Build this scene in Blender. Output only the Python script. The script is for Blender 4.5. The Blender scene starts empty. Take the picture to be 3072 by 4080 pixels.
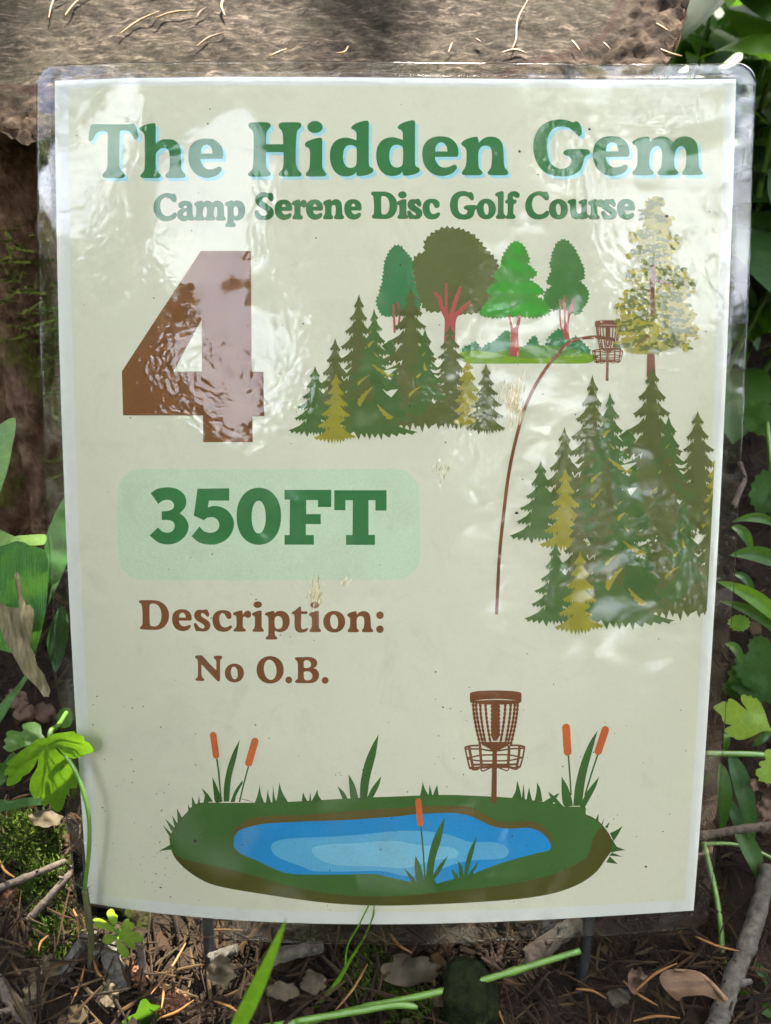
# A laminated disc golf tee sign on wire legs, standing in forest litter in front of an old mossy stump.
import bpy, bmesh, math, random
import numpy as np
from mathutils import Vector, Matrix
from mathutils.geometry import delaunay_2d_cdt

scene = bpy.context.scene
C = scene.collection
R = math.radians

# ------------------------------------------------------------------ camera
CAM_H = 0.315                       # metres above the forest floor
PITCH = 45.0                        # looking down
FOCAL_PX, IMG_W, IMG_H = 2950.0, 3072, 4080
cam_data = bpy.data.cameras.new("camera")
cam = bpy.data.objects.new("camera", cam_data); C.objects.link(cam)
cam.location = (0, 0, CAM_H); cam.rotation_euler = (R(90 - PITCH), 0, 0)
cam_data.sensor_fit = 'VERTICAL'; cam_data.sensor_height = 36.0
cam_data.lens = 36.0 * FOCAL_PX / IMG_H
cam_data.clip_start = 0.01; cam_data.clip_end = 500.0
cam_data.dof.use_dof = True; cam_data.dof.focus_distance = 0.25; cam_data.dof.aperture_fstop = 15.0
scene.camera = cam

# ------------------------------------------------------------------ sky, sun, exposure
SUN_EL, SUN_AZ = 50.0, 8.0          # azimuth measured from +Y towards +X
SUN_DIR = Vector((math.sin(R(SUN_AZ)) * math.cos(R(SUN_EL)), math.cos(R(SUN_AZ)) * math.cos(R(SUN_EL)), math.sin(R(SUN_EL))))
world = bpy.data.worlds.new("World"); scene.world = world; world.use_nodes = True
wn = world.node_tree
sky = wn.nodes.new('ShaderNodeTexSky'); sky.sky_type = 'NISHITA'; sky.sun_disc = False
sky.sun_elevation = R(SUN_EL); sky.sun_rotation = R(SUN_AZ); sky.altitude = 200; sky.dust_density = 4.0; sky.air_density = .7; sky.ozone_density = .3
wn.links.new(sky.outputs[0], wn.nodes['Background'].inputs[0]); wn.nodes['Background'].inputs[1].default_value = 0.15
sun_data = bpy.data.lights.new("sun", 'SUN'); sun_data.energy = 3.8; sun_data.angle = R(0.53); sun_data.color = (1.0, 0.96, 0.89)
sun = bpy.data.objects.new("sun", sun_data); C.objects.link(sun)
sun.rotation_euler = SUN_DIR.to_track_quat('Z', 'Y').to_euler(); sun.location = (0, 3, 6)
scene.view_settings.view_transform = 'Standard'; scene.view_settings.look = 'None'
scene.view_settings.exposure = 3.88; scene.view_settings.gamma = 1.0
scene.cycles.max_bounces = 8; scene.cycles.diffuse_bounces = 4; scene.cycles.glossy_bounces = 3
scene.cycles.transmission_bounces = 6; scene.cycles.transparent_max_bounces = 12
scene.cycles.caustics_reflective = False; scene.cycles.caustics_refractive = False

# ------------------------------------------------------------------ helpers
rng = random.Random(11)
CT, ST = math.sin(R(PITCH)), math.cos(R(PITCH))
def at(px, py, d):
    """point at camera depth d (m) seen at photo pixel px, py"""
    x = (px - 1536) / FOCAL_PX * d; y = -(py - 2040) / FOCAL_PX * d
    return Vector((x, y * CT + d * ST, CAM_H + y * ST - d * CT))
def floor_at(px, py, z=0.0):
    dx, dy = (px - 1536) / FOCAL_PX, -(py - 2040) / FOCAL_PX
    dz = dy * ST - CT
    d = (z - CAM_H) / dz
    return at(px, py, d)
def lin(c, k=1.0):
    o = []
    for v in c[:3]:
        v = v / 255.0
        v = v / 12.92 if v <= 0.04045 else ((v + 0.055) / 1.055) ** 2.4
        o.append(min(1.0, v * k))
    return tuple(o) + (1.0,)
def _hash(i, j, k, s):
    h = (i * 374761393 + j * 668265263 + k * 2147483647 + s * 974634777) & 0xffffffff
    h = ((h ^ (h >> 13)) * 1274126177) & 0xffffffff
    return ((h ^ (h >> 16)) & 0xffff) / 65535.0
def vnoise(p, seed=0):
    p = np.asarray(p, float); f = np.floor(p).astype(np.int64); t = p - f; t = t * t * (3 - 2 * t)
    r = 0
    for a in (0, 1):
        for b in (0, 1):
            for c in (0, 1):
                w = (t[..., 0] if a else 1 - t[..., 0]) * (t[..., 1] if b else 1 - t[..., 1]) * (t[..., 2] if c else 1 - t[..., 2])
                r = r + w * _hash(f[..., 0] + a, f[..., 1] + b, f[..., 2] + c, seed)
    return r
def fbm(p, oct=4, seed=0):
    p = np.asarray(p, float); r = 0; a = 0.5; n = 0
    for k in range(oct):
        r = r + a * vnoise(p * (2 ** k), seed + k); n += a; a *= 0.5
    return r / n
class MB:
    def __init__(s): s.v = []; s.f = []; s.m = []
    def add(s, vs, fs, mi=0):
        o = len(s.v); s.v += [tuple(q) for q in vs]; s.f += [tuple(i + o for i in f) for f in fs]; s.m += [mi] * len(fs)
    def tube(s, path, rad, seg=8, mi=0, cap=True):
        P = [Vector(p) for p in path]; n = len(P); rr = rad if hasattr(rad, '__len__') else [rad] * n
        vs = []; up = Vector((0.13, 0.21, 0.97)).normalized(); prev = None
        for i, p in enumerate(P):
            t = (P[min(i + 1, n - 1)] - P[max(i - 1, 0)]).normalized()
            a = prev if prev is not None else (up if abs(t.dot(up)) < .95 else Vector((1, 0, 0)))
            a = (a - t * a.dot(t)).normalized(); b = t.cross(a); prev = a
            for k in range(seg):
                th = 2 * math.pi * k / seg
                vs.append(p + (a * math.cos(th) + b * math.sin(th)) * rr[i])
        fs = [(i * seg + k, i * seg + (k + 1) % seg, (i + 1) * seg + (k + 1) % seg, (i + 1) * seg + k) for i in range(n - 1) for k in range(seg)]
        if cap: fs += [tuple(range(seg))[::-1], tuple((n - 1) * seg + k for k in range(seg))]
        s.add(vs, fs, mi)
    def build(s, name, mats, parent=None, smooth=True):
        me = bpy.data.meshes.new(name); me.from_pydata(s.v, [], s.f); me.update()
        for m in (mats if isinstance(mats, (list, tuple)) else [mats]): me.materials.append(m)
        if any(s.m): me.polygons.foreach_set('material_index', s.m)
        if smooth: me.polygons.foreach_set('use_smooth', [True] * len(me.polygons))
        o = bpy.data.objects.new(name, me); C.objects.link(o)
        if parent: o.parent = parent
        return o
def tag(o, label=None, cat=None, group=None, kind=None):
    if label: o['label'] = label
    if cat: o['category'] = cat
    if group: o['group'] = group
    if kind: o['kind'] = kind
    return o
def thing(name, loc, label, cat, group=None):
    o = bpy.data.objects.new(name, None); C.objects.link(o); o.location = loc; o.empty_display_size = 0.02
    return tag(o, label, cat, group)
def local(root, pts):
    l = Vector(root.location); return [Vector(p) - l for p in pts]
def smooth_path(pts, n=6):
    P = [Vector(p) for p in pts]; out = []
    for i in range(len(P) - 1):
        p0, p1, p2, p3 = P[max(i - 1, 0)], P[i], P[i + 1], P[min(i + 2, len(P) - 1)]
        for k in range(n):
            t = k / n; out.append(0.5 * ((2 * p1) + (p2 - p0) * t + (2 * p0 - 5 * p1 + 4 * p2 - p3) * t * t + (3 * p1 - p0 - 3 * p2 + p3) * t ** 3))
    out.append(P[-1]); return out
# ---- node helpers
class Mat:
    def __init__(s, name):
        s.m = bpy.data.materials.new(name); s.m.use_nodes = True; s.t = s.m.node_tree
        for n in list(s.t.nodes): s.t.nodes.remove(n)
        s.out = s.n('ShaderNodeOutputMaterial')
    def n(s, k, **kw):
        q = s.t.nodes.new(k)
        for a, b in kw.items():
            if a.startswith('i_'): q.inputs[a[2:].replace('_', ' ')].default_value = b
            else: setattr(q, a, b)
        return q
    def l(s, a, b): s.t.links.new(a, b)
    def coord(s, scale=(1, 1, 1), kind='Object'):
        c = s.n('ShaderNodeTexCoord'); mp = s.n('ShaderNodeMapping'); mp.inputs['Scale'].default_value = scale
        s.l(c.outputs[kind], mp.inputs[0]); return mp.outputs[0]
    def noise(s, vec, scale, detail=5, rough=.55, dist=0.0):
        q = s.n('ShaderNodeTexNoise'); q.inputs['Scale'].default_value = scale; q.inputs['Detail'].default_value = detail
        q.inputs['Roughness'].default_value = rough; q.inputs['Distortion'].default_value = dist
        s.l(vec, q.inputs['Vector']); return q.outputs['Fac']
    def ramp(s, fac, stops, interp='LINEAR'):
        q = s.n('ShaderNodeValToRGB'); q.color_ramp.interpolation = interp; e = q.color_ramp.elements
        while len(e) < len(stops): e.new(.5)
        for a, (p, c) in zip(e, stops): a.position = p; a.color = c if len(c) == 4 else tuple(c) + (1,)
        s.l(fac, q.inputs[0]); return q.outputs[0]
    def mix(s, fac, a, b, mode='MIX'):
        q = s.n('ShaderNodeMix', data_type='RGBA', blend_type=mode)
        for v, i in ((fac, 0), (a, 6), (b, 7)):
            if hasattr(v, 'links') or hasattr(v, 'is_linked'): s.l(v, q.inputs[i])
            else: q.inputs[i].default_value = v
        return q.outputs[2]
    def math(s, op, a, b=0.0, c=None):
        q = s.n('ShaderNodeMath', operation=op)
        for i, v in enumerate((a, b) if c is None else (a, b, c)):
            if hasattr(v, 'is_linked'): s.l(v, q.inputs[i])
            else: q.inputs[i].default_value = v
        return q.outputs[0]
    def bump(s, h, strength=.5, dist=.001, normal=None):
        q = s.n('ShaderNodeBump'); q.inputs['Strength'].default_value = strength; q.inputs['Distance'].default_value = dist
        s.l(h, q.inputs['Height']); 
        if normal is not None: s.l(normal, q.inputs['Normal'])
        return q.outputs[0]
    def principled(s, col, rough=.7, spec=.3, normal=None):
        p = s.n('ShaderNodeBsdfPrincipled'); p.inputs['Roughness'].default_value = rough; p.inputs['Specular IOR Level'].default_value = spec
        if hasattr(col, 'is_linked'): s.l(col, p.inputs['Base Color'])
        else: p.inputs['Base Color'].default_value = col
        if normal is not None: s.l(normal, p.inputs['Normal'])
        return p.outputs[0]
    def done(s, sh): s.l(sh, s.out.inputs[0]); return s.m
    def rand_island(s): return s.n('ShaderNodeNewGeometry').outputs['Random Per Island']
    def rand_obj(s): return s.n('ShaderNodeObjectInfo').outputs['Random']
    def attr(s, name): return s.n('ShaderNodeAttribute', attribute_name=name).outputs['Fac']

# ---- materials of the place
def leaf_mat(name, c0, c1, trans=.45, rough=.5, vein=None, spec=.3, trans_col=None, by='island'):
    M = Mat(name); v = M.coord((1, 1, 1))
    n1 = M.noise(v, 60, 5); n2 = M.noise(v, 420, 3)
    r = M.rand_island() if by == 'island' else M.rand_obj()
    f = M.math('ADD', M.math('MULTIPLY', n1, .55), M.math('MULTIPLY', r, .5))
    col = M.mix(f, c0, c1)
    col = M.mix(M.math('MULTIPLY', n2, .35), col, (c0[0] * .5, c0[1] * .5, c0[2] * .5, 1))
    vq = M.n('ShaderNodeTexVoronoi', feature='DISTANCE_TO_EDGE'); vq.inputs['Scale'].default_value = 260; M.l(v, vq.inputs['Vector'])
    col = M.mix(M.math('MULTIPLY', M.ramp(vq.outputs['Distance'], [(.0, (1, 1, 1)), (.10, (0, 0, 0))]), .30), col, (c1[0] * 1.7, c1[1] * 1.5, c1[2] * 2.0, 1))
    col = M.mix(M.ramp(M.noise(v, 150, 3, .5), [(.70, (0, 0, 0)), (.74, (.6, .6, .6))]), col, (c0[0] * 1.2, c0[1] * .5, c0[2] * .6, 1))
    h = n2
    if vein:
        w = M.n('ShaderNodeTexWave', wave_type='BANDS', bands_direction='X'); w.inputs['Scale'].default_value = vein; w.inputs['Distortion'].default_value = .6
        uv = M.n('ShaderNodeUVMap'); M.l(uv.outputs[0], w.inputs[0])
        h = M.math('ADD', n2, M.math('MULTIPLY', w.outputs['Fac'], 1.2))
        col = M.mix(M.math('MULTIPLY', w.outputs['Fac'], .22), col, (c1[0] * 1.5, c1[1] * 1.4, c1[2] * 1.6, 1))
    nb = M.bump(h, .35, .0006)
    p = M.principled(col, rough, spec, nb)
    t = M.n('ShaderNodeBsdfTranslucent'); tc = M.mix(.5, col, trans_col or (min(1, c1[0] * 2.2), min(1, c1[1] * 2.0), c1[2] * .7, 1)); M.l(tc, t.inputs[0])
    mx = M.n('ShaderNodeMixShader'); mx.inputs[0].default_value = trans; M.l(p, mx.inputs[1]); M.l(t.outputs[0], mx.inputs[2])
    return M.done(mx.outputs[0])
LEAF = leaf_mat('leaf_green', (.022, .060, .007, 1), (.042, .10, .010, 1))
LEAF_DARK = leaf_mat('leaf_dark_green', (.018, .05, .012, 1), (.035, .09, .016, 1), .35)
LEAF_BRIGHT = leaf_mat('leaf_bright_green', (.06, .14, .008, 1), (.095, .20, .012, 1), .5)
LEAF_LIME = leaf_mat('leaf_lime_green', (.14, .24, .03, 1), (.2, .3, .045, 1), .5)
LEAF_BROAD = leaf_mat('broad_leaf_green', (.035, .11, .022, 1), (.06, .16, .035, 1), .35, .3, vein=9)
LEAF_PALE = leaf_mat('broad_leaf_pale_green', (.10, .19, .085, 1), (.15, .26, .12, 1), .3, .32, vein=9)
CANOPY = leaf_mat('canopy_leaf', (.025, .055, .010, 1), (.05, .09, .016, 1), .4, .5, spec=.25)
def simple(name, c0, c1, scale=200, rough=.8, spec=.25, bump=.4, bd=.0006, by='island', mapping=(1, 1, 1)):
    M = Mat(name); v = M.coord(mapping); n = M.noise(v, scale, 6, .65)
    r = M.rand_island() if by == 'island' else M.rand_obj()
    col = M.mix(M.math('ADD', M.math('MULTIPLY', M.math('SUBTRACT', n, .3), 1.3), M.math('MULTIPLY', M.math('SUBTRACT', r, .5), .5)), c0, c1)
    return M.done(M.principled(col, rough, spec, M.bump(n, bump, bd)))
def litter_mat(name, stops):
    M = Mat(name); v = M.coord(); n = M.noise(v, 500, 4)
    col = M.ramp(M.rand_island(), stops); col = M.mix(M.math('MULTIPLY', n, .8), col, (.02, .013, .008, 1))
    return M.done(M.principled(col, .9, .08, M.bump(n, .4, .0004)))
NEEDLES = litter_mat('dead_needles', [(0, (.003, .002, .0013)), (.4, (.007, .0045, .0028)), (.65, (.018, .0105, .005)), (.82, (.036, .018, .006)), (.94, (.058, .038, .017)), (1, (.02, .02, .009))])
NEEDLE_ORANGE = simple('orange_needle', (.07, .03, .007, 1), (.18, .085, .018, 1), 300, .6)
NEEDLE_YELLOW = simple('yellow_needle', (.09, .05, .008, 1), (.24, .15, .022, 1), 300, .55)
DEAD_LEAF = simple('dead_leaf_tan', (.020, .015, .007, 1), (.085, .062, .03, 1), 130, .85)
DEAD_LEAF_BROWN = simple('dead_leaf_brown', (.04, .022, .012, 1), (.10, .06, .035, 1), 90, .85)
DRY_TIP = simple('dry_leaf_tip', (.055, .045, .018, 1), (.36, .29, .15, 1), 110, .85, mapping=(3.5, 1, .6))
TWIG = simple('twig_bark', (.025, .018, .012, 1), (.11, .085, .06, 1), 420, .9, bump=.8, bd=.001)
TWIG_LICHEN = simple('lichen_twig_bark', (.016, .012, .008, 1), (.12, .11, .08, 1), 300, .9, bump=.9, bd=.0012)
MOSS = simple('moss', (.014, .026, .003, 1), (.06, .085, .008, 1), 250, .9, .1)
SAMARA = simple('maple_seed', (.05, .025, .010, 1), (.2, .115, .05, 1), 110, .65, mapping=(1, 5, 1))
STEM_GREEN = simple('green_stem', (.045, .10, .010, 1), (.10, .18, .022, 1), 160, .4, .5, .2)
STEM_DARK = simple('hairy_stem', (.03, .022, .014, 1), (.075, .085, .016, 1), 120, .7)
GRASS = leaf_mat('grass_blade', (.06, .15, .006, 1), (.11, .23, .012, 1), .35)
CONE_BIT = simple('cone_fragment', (.05, .02, .008, 1), (.17, .075, .026, 1), 500, .8, bump=1, bd=.001)
WIRE = simple('black_wire', (.008, .008, .009, 1), (.025, .025, .026, 1), 300, .42, .5, .3)

# ------------------------------------------------------------------ forest floor (one sheet to the horizon)
def floor_height(x, y):
    p = np.stack([x, y, np.zeros_like(x)], -1)
    near = 1 / (1 + (np.hypot(x, y - .2) / 1.2) ** 2)
    h = (fbm(p * 14, 4, 3) - .5) * .03 + (fbm(p * 90, 3, 9) - .5) * .010
    far = (fbm(p * .35, 3, 21) - .5) * 1.0 * (1 - near)
    return h * (.4 + .6 * near) + far * .6 - .004
def make_floor():
    g = np.linspace(-1, 1, 361)
    s = np.sign(g) * (np.abs(g) * .55 + np.abs(g) ** 9 * 60)
    X, Y = np.meshgrid(s, s + .25)
    Zh = floor_height(X, Y)
    n = len(g); vs = np.stack([X, Y, Zh], -1).reshape(-1, 3)
    idx = np.arange(n * n).reshape(n, n)
    fs = np.stack([idx[:-1, :-1], idx[:-1, 1:], idx[1:, 1:], idx[1:, :-1]], -1).reshape(-1, 4)
    b = MB(); b.v = vs.tolist(); b.f = fs.tolist(); b.m = [0] * len(fs)
    M = Mat('forest_soil'); v = M.coord()
    n1 = M.noise(v, 35, 8, .65); n2 = M.noise(v, 260, 6, .7)
    col = M.ramp(n1, [(.3, (.004, .003, .002)), (.5, (.011, .0075, .0045)), (.66, (.024, .016, .009)), (.8, (.016, .018, .006))])
    col = M.mix(n2, col, (.02, .013, .008, 1))
    m = M.done(M.principled(col, .95, .1, M.bump(n2, .9, .003, M.bump(n1, .6, .006))))
    return tag(b.build('ground', m), kind='structure')
ground = make_floor()

def make_bounce_strip():
    xs = np.linspace(-7, 7, 90); ys = np.linspace(-2.7, -.75, 24); X, Y = np.meshgrid(xs, ys); Y = Y + .15 * np.sin(X * 1.3)
    Z = floor_height(X, Y) * .3 + .03; vs = np.stack([X, Y, Z], -1).reshape(-1, 3); idx = np.arange(X.size).reshape(X.shape)
    fs = np.stack([idx[:-1, :-1], idx[:-1, 1:], idx[1:, 1:], idx[1:, :-1]], -1).reshape(-1, 4); b = MB(); b.v = vs.tolist(); b.f = fs.tolist(); b.m = [0] * len(fs)
    return tag(b.build('path', simple('bounce_gravel', (.30, .22, .17, 1), (.46, .36, .29, 1), 60, .9, .1)), kind='structure')  # unseen pale strip, added to bounce sunlight on to the lower sign
make_bounce_strip()

# ------------------------------------------------------------------ the stump
SCX, SCY, SRX, SRY, SPW = -.066, .500, .214, .196, 3.2
def top_z(x, y): return .219 + (y - .315) * .325
def stump_r(th):
    c, s = abs(math.cos(th)), abs(math.sin(th))
    return 1.0 / ((c / SRX) ** SPW + (s / SRY) ** SPW) ** (1 / SPW)
def make_stump():
    root = thing('tree_stump', (SCX, SCY, 0), 'old sawn tree stump with rough mossy bark behind the sign', 'tree stump')
    # bark flank
    nth, nz = 900, 170
    th = np.linspace(0, 2 * np.pi, nth, endpoint=False); rad = np.array([stump_r(t) for t in th])
    tz = np.linspace(0, 1, nz)
    TH, TZ = np.meshgrid(th, tz); RR = np.tile(rad, (nz, 1))
    ztop = top_z(SCX + RR * np.cos(TH), SCY + RR * np.sin(TH))
    Z = -.03 + (ztop + .03) * TZ
    flare = 1 + .22 * (1 - TZ) ** 2.2 + .05 * (1 - TZ) * np.sin(TH * 5 + 1)
    px, py = np.cos(TH) * 1.0, np.sin(TH) * 1.0
    q = np.stack([px * 3.6, py * 3.6, Z * 1.6], -1)
    ridge = np.abs(fbm(q * 3.2 + 3 * fbm(q * 1.5, 2, 4)[..., None] * .5, 4, 31) - .5) * 2
    furrow = np.abs(fbm(np.stack([px * 14 + Z * 2, py * 14, Z * 7], -1), 3, 8) - .5) * 2
    fine = fbm(np.stack([px * 60, py * 60, Z * 60], -1), 4, 12)
    plate = fbm(np.stack([px * 26, py * 26, Z * 34], -1), 3, 77)
    disp = -.017 * (1 - np.clip(ridge * 3.2, 0, 1)) ** 1.5 - .009 * (1 - np.clip(furrow * 3, 0, 1)) + .007 * (fine - .5) + .014 * (plate - .5)
    disp *= np.clip((1 - TZ) * 14, .25, 1)
    r = RR * flare + disp
    vs = np.stack([r * np.cos(TH), r * np.sin(TH), Z], -1).reshape(-1, 3)
    idx = np.arange(nth * nz).reshape(nz, nth)
    fs = np.stack([idx[:-1], np.roll(idx[:-1], -1, 1), np.roll(idx[1:], -1, 1), idx[1:]], -1).reshape(-1, 4)
    b = MB(); b.v = vs.tolist(); b.f = fs.tolist(); b.m = [0] * len(fs)
    M = Mat('stump_bark'); v = M.coord((1, 1, .55))
    n1 = M.noise(v, 32, 8, .68); n2 = M.noise(v, 170, 7, .7); n3 = M.noise(M.coord((1, 1, 1)), 22, 5, .6); n4 = M.noise(v, 520, 4)
    col = M.ramp(n2, [(.28, (.04, .02, .012)), (.45, (.17, .09, .052)), (.6, (.34, .2, .12)), (.78, (.5, .36, .24))])
    col = M.mix(M.math('MULTIPLY', n1, .55), col, (.10, .052, .032, 1))
    geo = M.n('ShaderNodeNewGeometry'); sep = M.n('ShaderNodeSeparateXYZ'); M.l(M.coord(), sep.inputs[0])
    mfac = M.math('ADD', n3, M.math('MULTIPLY', M.math('SUBTRACT', .16, sep.outputs[2]), .75))
    mfac = M.math('ADD', mfac, M.math('MULTIPLY', n4, .12))
    mask = M.ramp(mfac, [(.62, (0, 0, 0)), (.74, (1, 1, 1))])
    mossc = M.ramp(n4, [(.3, (.06, .07, .010)), (.6, (.17, .18, .028)), (.8, (.28, .28, .05))])
    col = M.mix(mask, col, mossc)
    lich = M.ramp(M.noise(v, 75, 3, .5), [(.70, (0, 0, 0)), (.76, (1, 1, 1))])
    col = M.mix(M.math('MULTIPLY', lich, .45), col, (.3, .33, .2, 1))
    bark = M.done(M.principled(col, .9, .15, M.bump(n4, .9, .002, M.bump(n2, 1.0, .007))))
    b.build('bark', bark, root)
    # sawn face
    res = 250; ss = np.linspace(0, 1, 120); nt = 560
    tt = np.linspace(0, 2 * np.pi, nt, endpoint=False); rr = np.array([stump_r(t) for t in tt])
    S_, T_ = np.meshgrid(ss, tt, indexing='ij'); RR = np.tile(rr, (len(ss), 1))
    edge = 1 + (fbm(np.stack([np.cos(T_) * 9, np.sin(T_) * 9, T_ * 0], -1), 3, 5) - .5) * .05 * S_
    X = RR * S_ * np.cos(T_) * edge; Y = RR * S_ * np.sin(T_) * edge
    Z = top_z(X + SCX, Y + SCY)
    p = np.stack([X, Y, X * 0], -1)
    saw = np.sin((X * .80 + Y * .55) * 700 + 6 * fbm(p * 30, 2, 2)) * .0003
    rim = np.clip((S_ - .87) / .05, 0, 1)
    rough = (fbm(p * 120, 2, 6) - .5) * .0014 + (fbm(p * 45, 3, 16) - .5) * .004
    web = np.abs(fbm(p * 120, 2, 61) - .5) * 2
    Z = Z + saw * (1 - rim) + rough + rim * ((fbm(p * 150, 3, 7) - .5) * .006 - .003 * (1 - np.clip(web * 3, 0, 1)))
    # drying crack running across the face
    a0 = np.array(at(190, 165, .345)[:2]) - np.array([SCX, SCY]); a1 = np.array(at(590, 40, .352)[:2]) - np.array([SCX, SCY])
    dvec = a1 - a0; Ln = np.hypot(*dvec); dvec /= Ln
    al = (X - a0[0]) * dvec[0] + (Y - a0[1]) * dvec[1]; ac = np.abs((X - a0[0]) * dvec[1] - (Y - a0[1]) * dvec[0] + .006 * (fbm(p * 40, 2, 3) - .5))
    crack = np.clip(1 - ac / .0042, 0, 1) * (np.clip(al / .01, 0, 1)) * np.clip((Ln - al) / .02, 0, 1)
    Z = Z - .006 * crack
    vs = np.stack([X, Y, Z], -1).reshape(-1, 3)
    idx = np.arange(X.size).reshape(X.shape)
    fs = np.stack([idx[:-1], idx[1:], np.roll(idx[1:], -1, 1), np.roll(idx[:-1], -1, 1)], -1).reshape(-1, 4)
    b = MB(); b.v = vs.tolist(); b.f = fs.tolist(); b.m = [0] * len(fs)
    M = Mat('sawn_wood'); v = M.coord()
    mp = M.n('ShaderNodeMapping'); mp.inputs['Rotation'].default_value = (0, 0, R(-14)); mp.inputs['Scale'].default_value = (1.6, 5.5, 1); M.l(v, mp.inputs[0])
    n1 = M.noise(mp.outputs[0], 70, 9, .8, .6); n2 = M.noise(v, 24, 6, .65); n3 = M.noise(v, 420, 8, .78)
    col = M.ramp(n1, [(.36, (.009, .006, .004)), (.46, (.026, .018, .012)), (.55, (.08, .059, .041)), (.67, (.26, .20, .145))])
    col = M.mix(M.ramp(n2, [(.42, (0, 0, 0)), (.62, (.55, .55, .55))]), col, (.045, .040, .022, 1))
    col = M.mix(M.ramp(n3, [(.48, (0, 0, 0)), (.62, (.75, .75, .75))]), col, (.010, .0075, .005, 1))
    rimc = M.ramp(M.noise(v, 130, 5, .6), [(.35, (.014, .009, .006)), (.55, (.055, .036, .022)), (.7, (.12, .085, .055))])
    ra = M.attr('rim'); col = M.mix(ra, col, rimc)
    line = M.attr('cambium'); col = M.mix(M.math('MULTIPLY', line, .8), col, (.035, .014, .009, 1))
    wood = M.done(M.principled(col, .9, .06, M.bump(n3, 1.0, .003, M.bump(n1, 1.0, .003))))
    o = b.build('cut_face', wood, root)
    for nm, arr in (('rim', rim), ('cambium', np.clip(1 - np.abs(S_ - .875) / .012, 0, 1))):
        o.data.attributes.new(nm, 'FLOAT', 'POINT').data.foreach_set('value', arr.reshape(-1).astype(np.float32))
    # moss tufts on the flank
    mr = random.Random(4); b = MB()
    for cx, cz, sp, cnt in ((-.155, .135, .012, 90), (-.14, .10, .012, 90), (-.13, .06, .02, 160), (-.1, .03, .03, 200), (-.165, .17, .008, 40), (.06, .06, .03, 120)):
        for k in range(cnt):
            x = cx + mr.gauss(0, sp); z = cz + mr.gauss(0, sp)
            th_ = -math.pi / 2
            for _ in range(12):
                rr_ = stump_r(th_) * (1 + .22 * (1 - z / .22) ** 2.2 if z < .22 else 1); th_ = -math.acos(max(-1, min(1, (x - SCX) / rr_)))
            p0 = Vector((math.cos(th_) * rr_, math.sin(th_) * rr_, z)); nrm = Vector((math.cos(th_), math.sin(th_), .35)).normalized()
            L_ = mr.uniform(.004, .010); w = mr.uniform(.0004, .0008)
            d = (nrm + Vector((mr.uniform(-.7, .7), mr.uniform(-.4, .4), mr.uniform(-.7, .4)))).normalized(); sd = d.orthogonal().normalized() * w
            p0 = p0 - nrm * .006
            b.add([p0 - sd, p0 + sd, p0 + d * (L_ + .006)], [(0, 1, 2)])
            for q in range(4):
                m0 = p0 + d * (L_ + .006) * (.35 + .15 * q); dd = (d + Vector((mr.uniform(-1, 1), mr.uniform(-1, 1), mr.uniform(-1, 1)))).normalized() * .003
                b.add([m0 - sd, m0 + sd, m0 + dd], [(0, 1, 2)])
    tag(b.build('moss', simple('bark_moss', (.05, .065, .008, 1), (.17, .19, .03, 1), 250, .9, .1), root), 'yellow green moss in the bark furrows', kind='stuff')
    return root
stump = make_stump()

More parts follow.
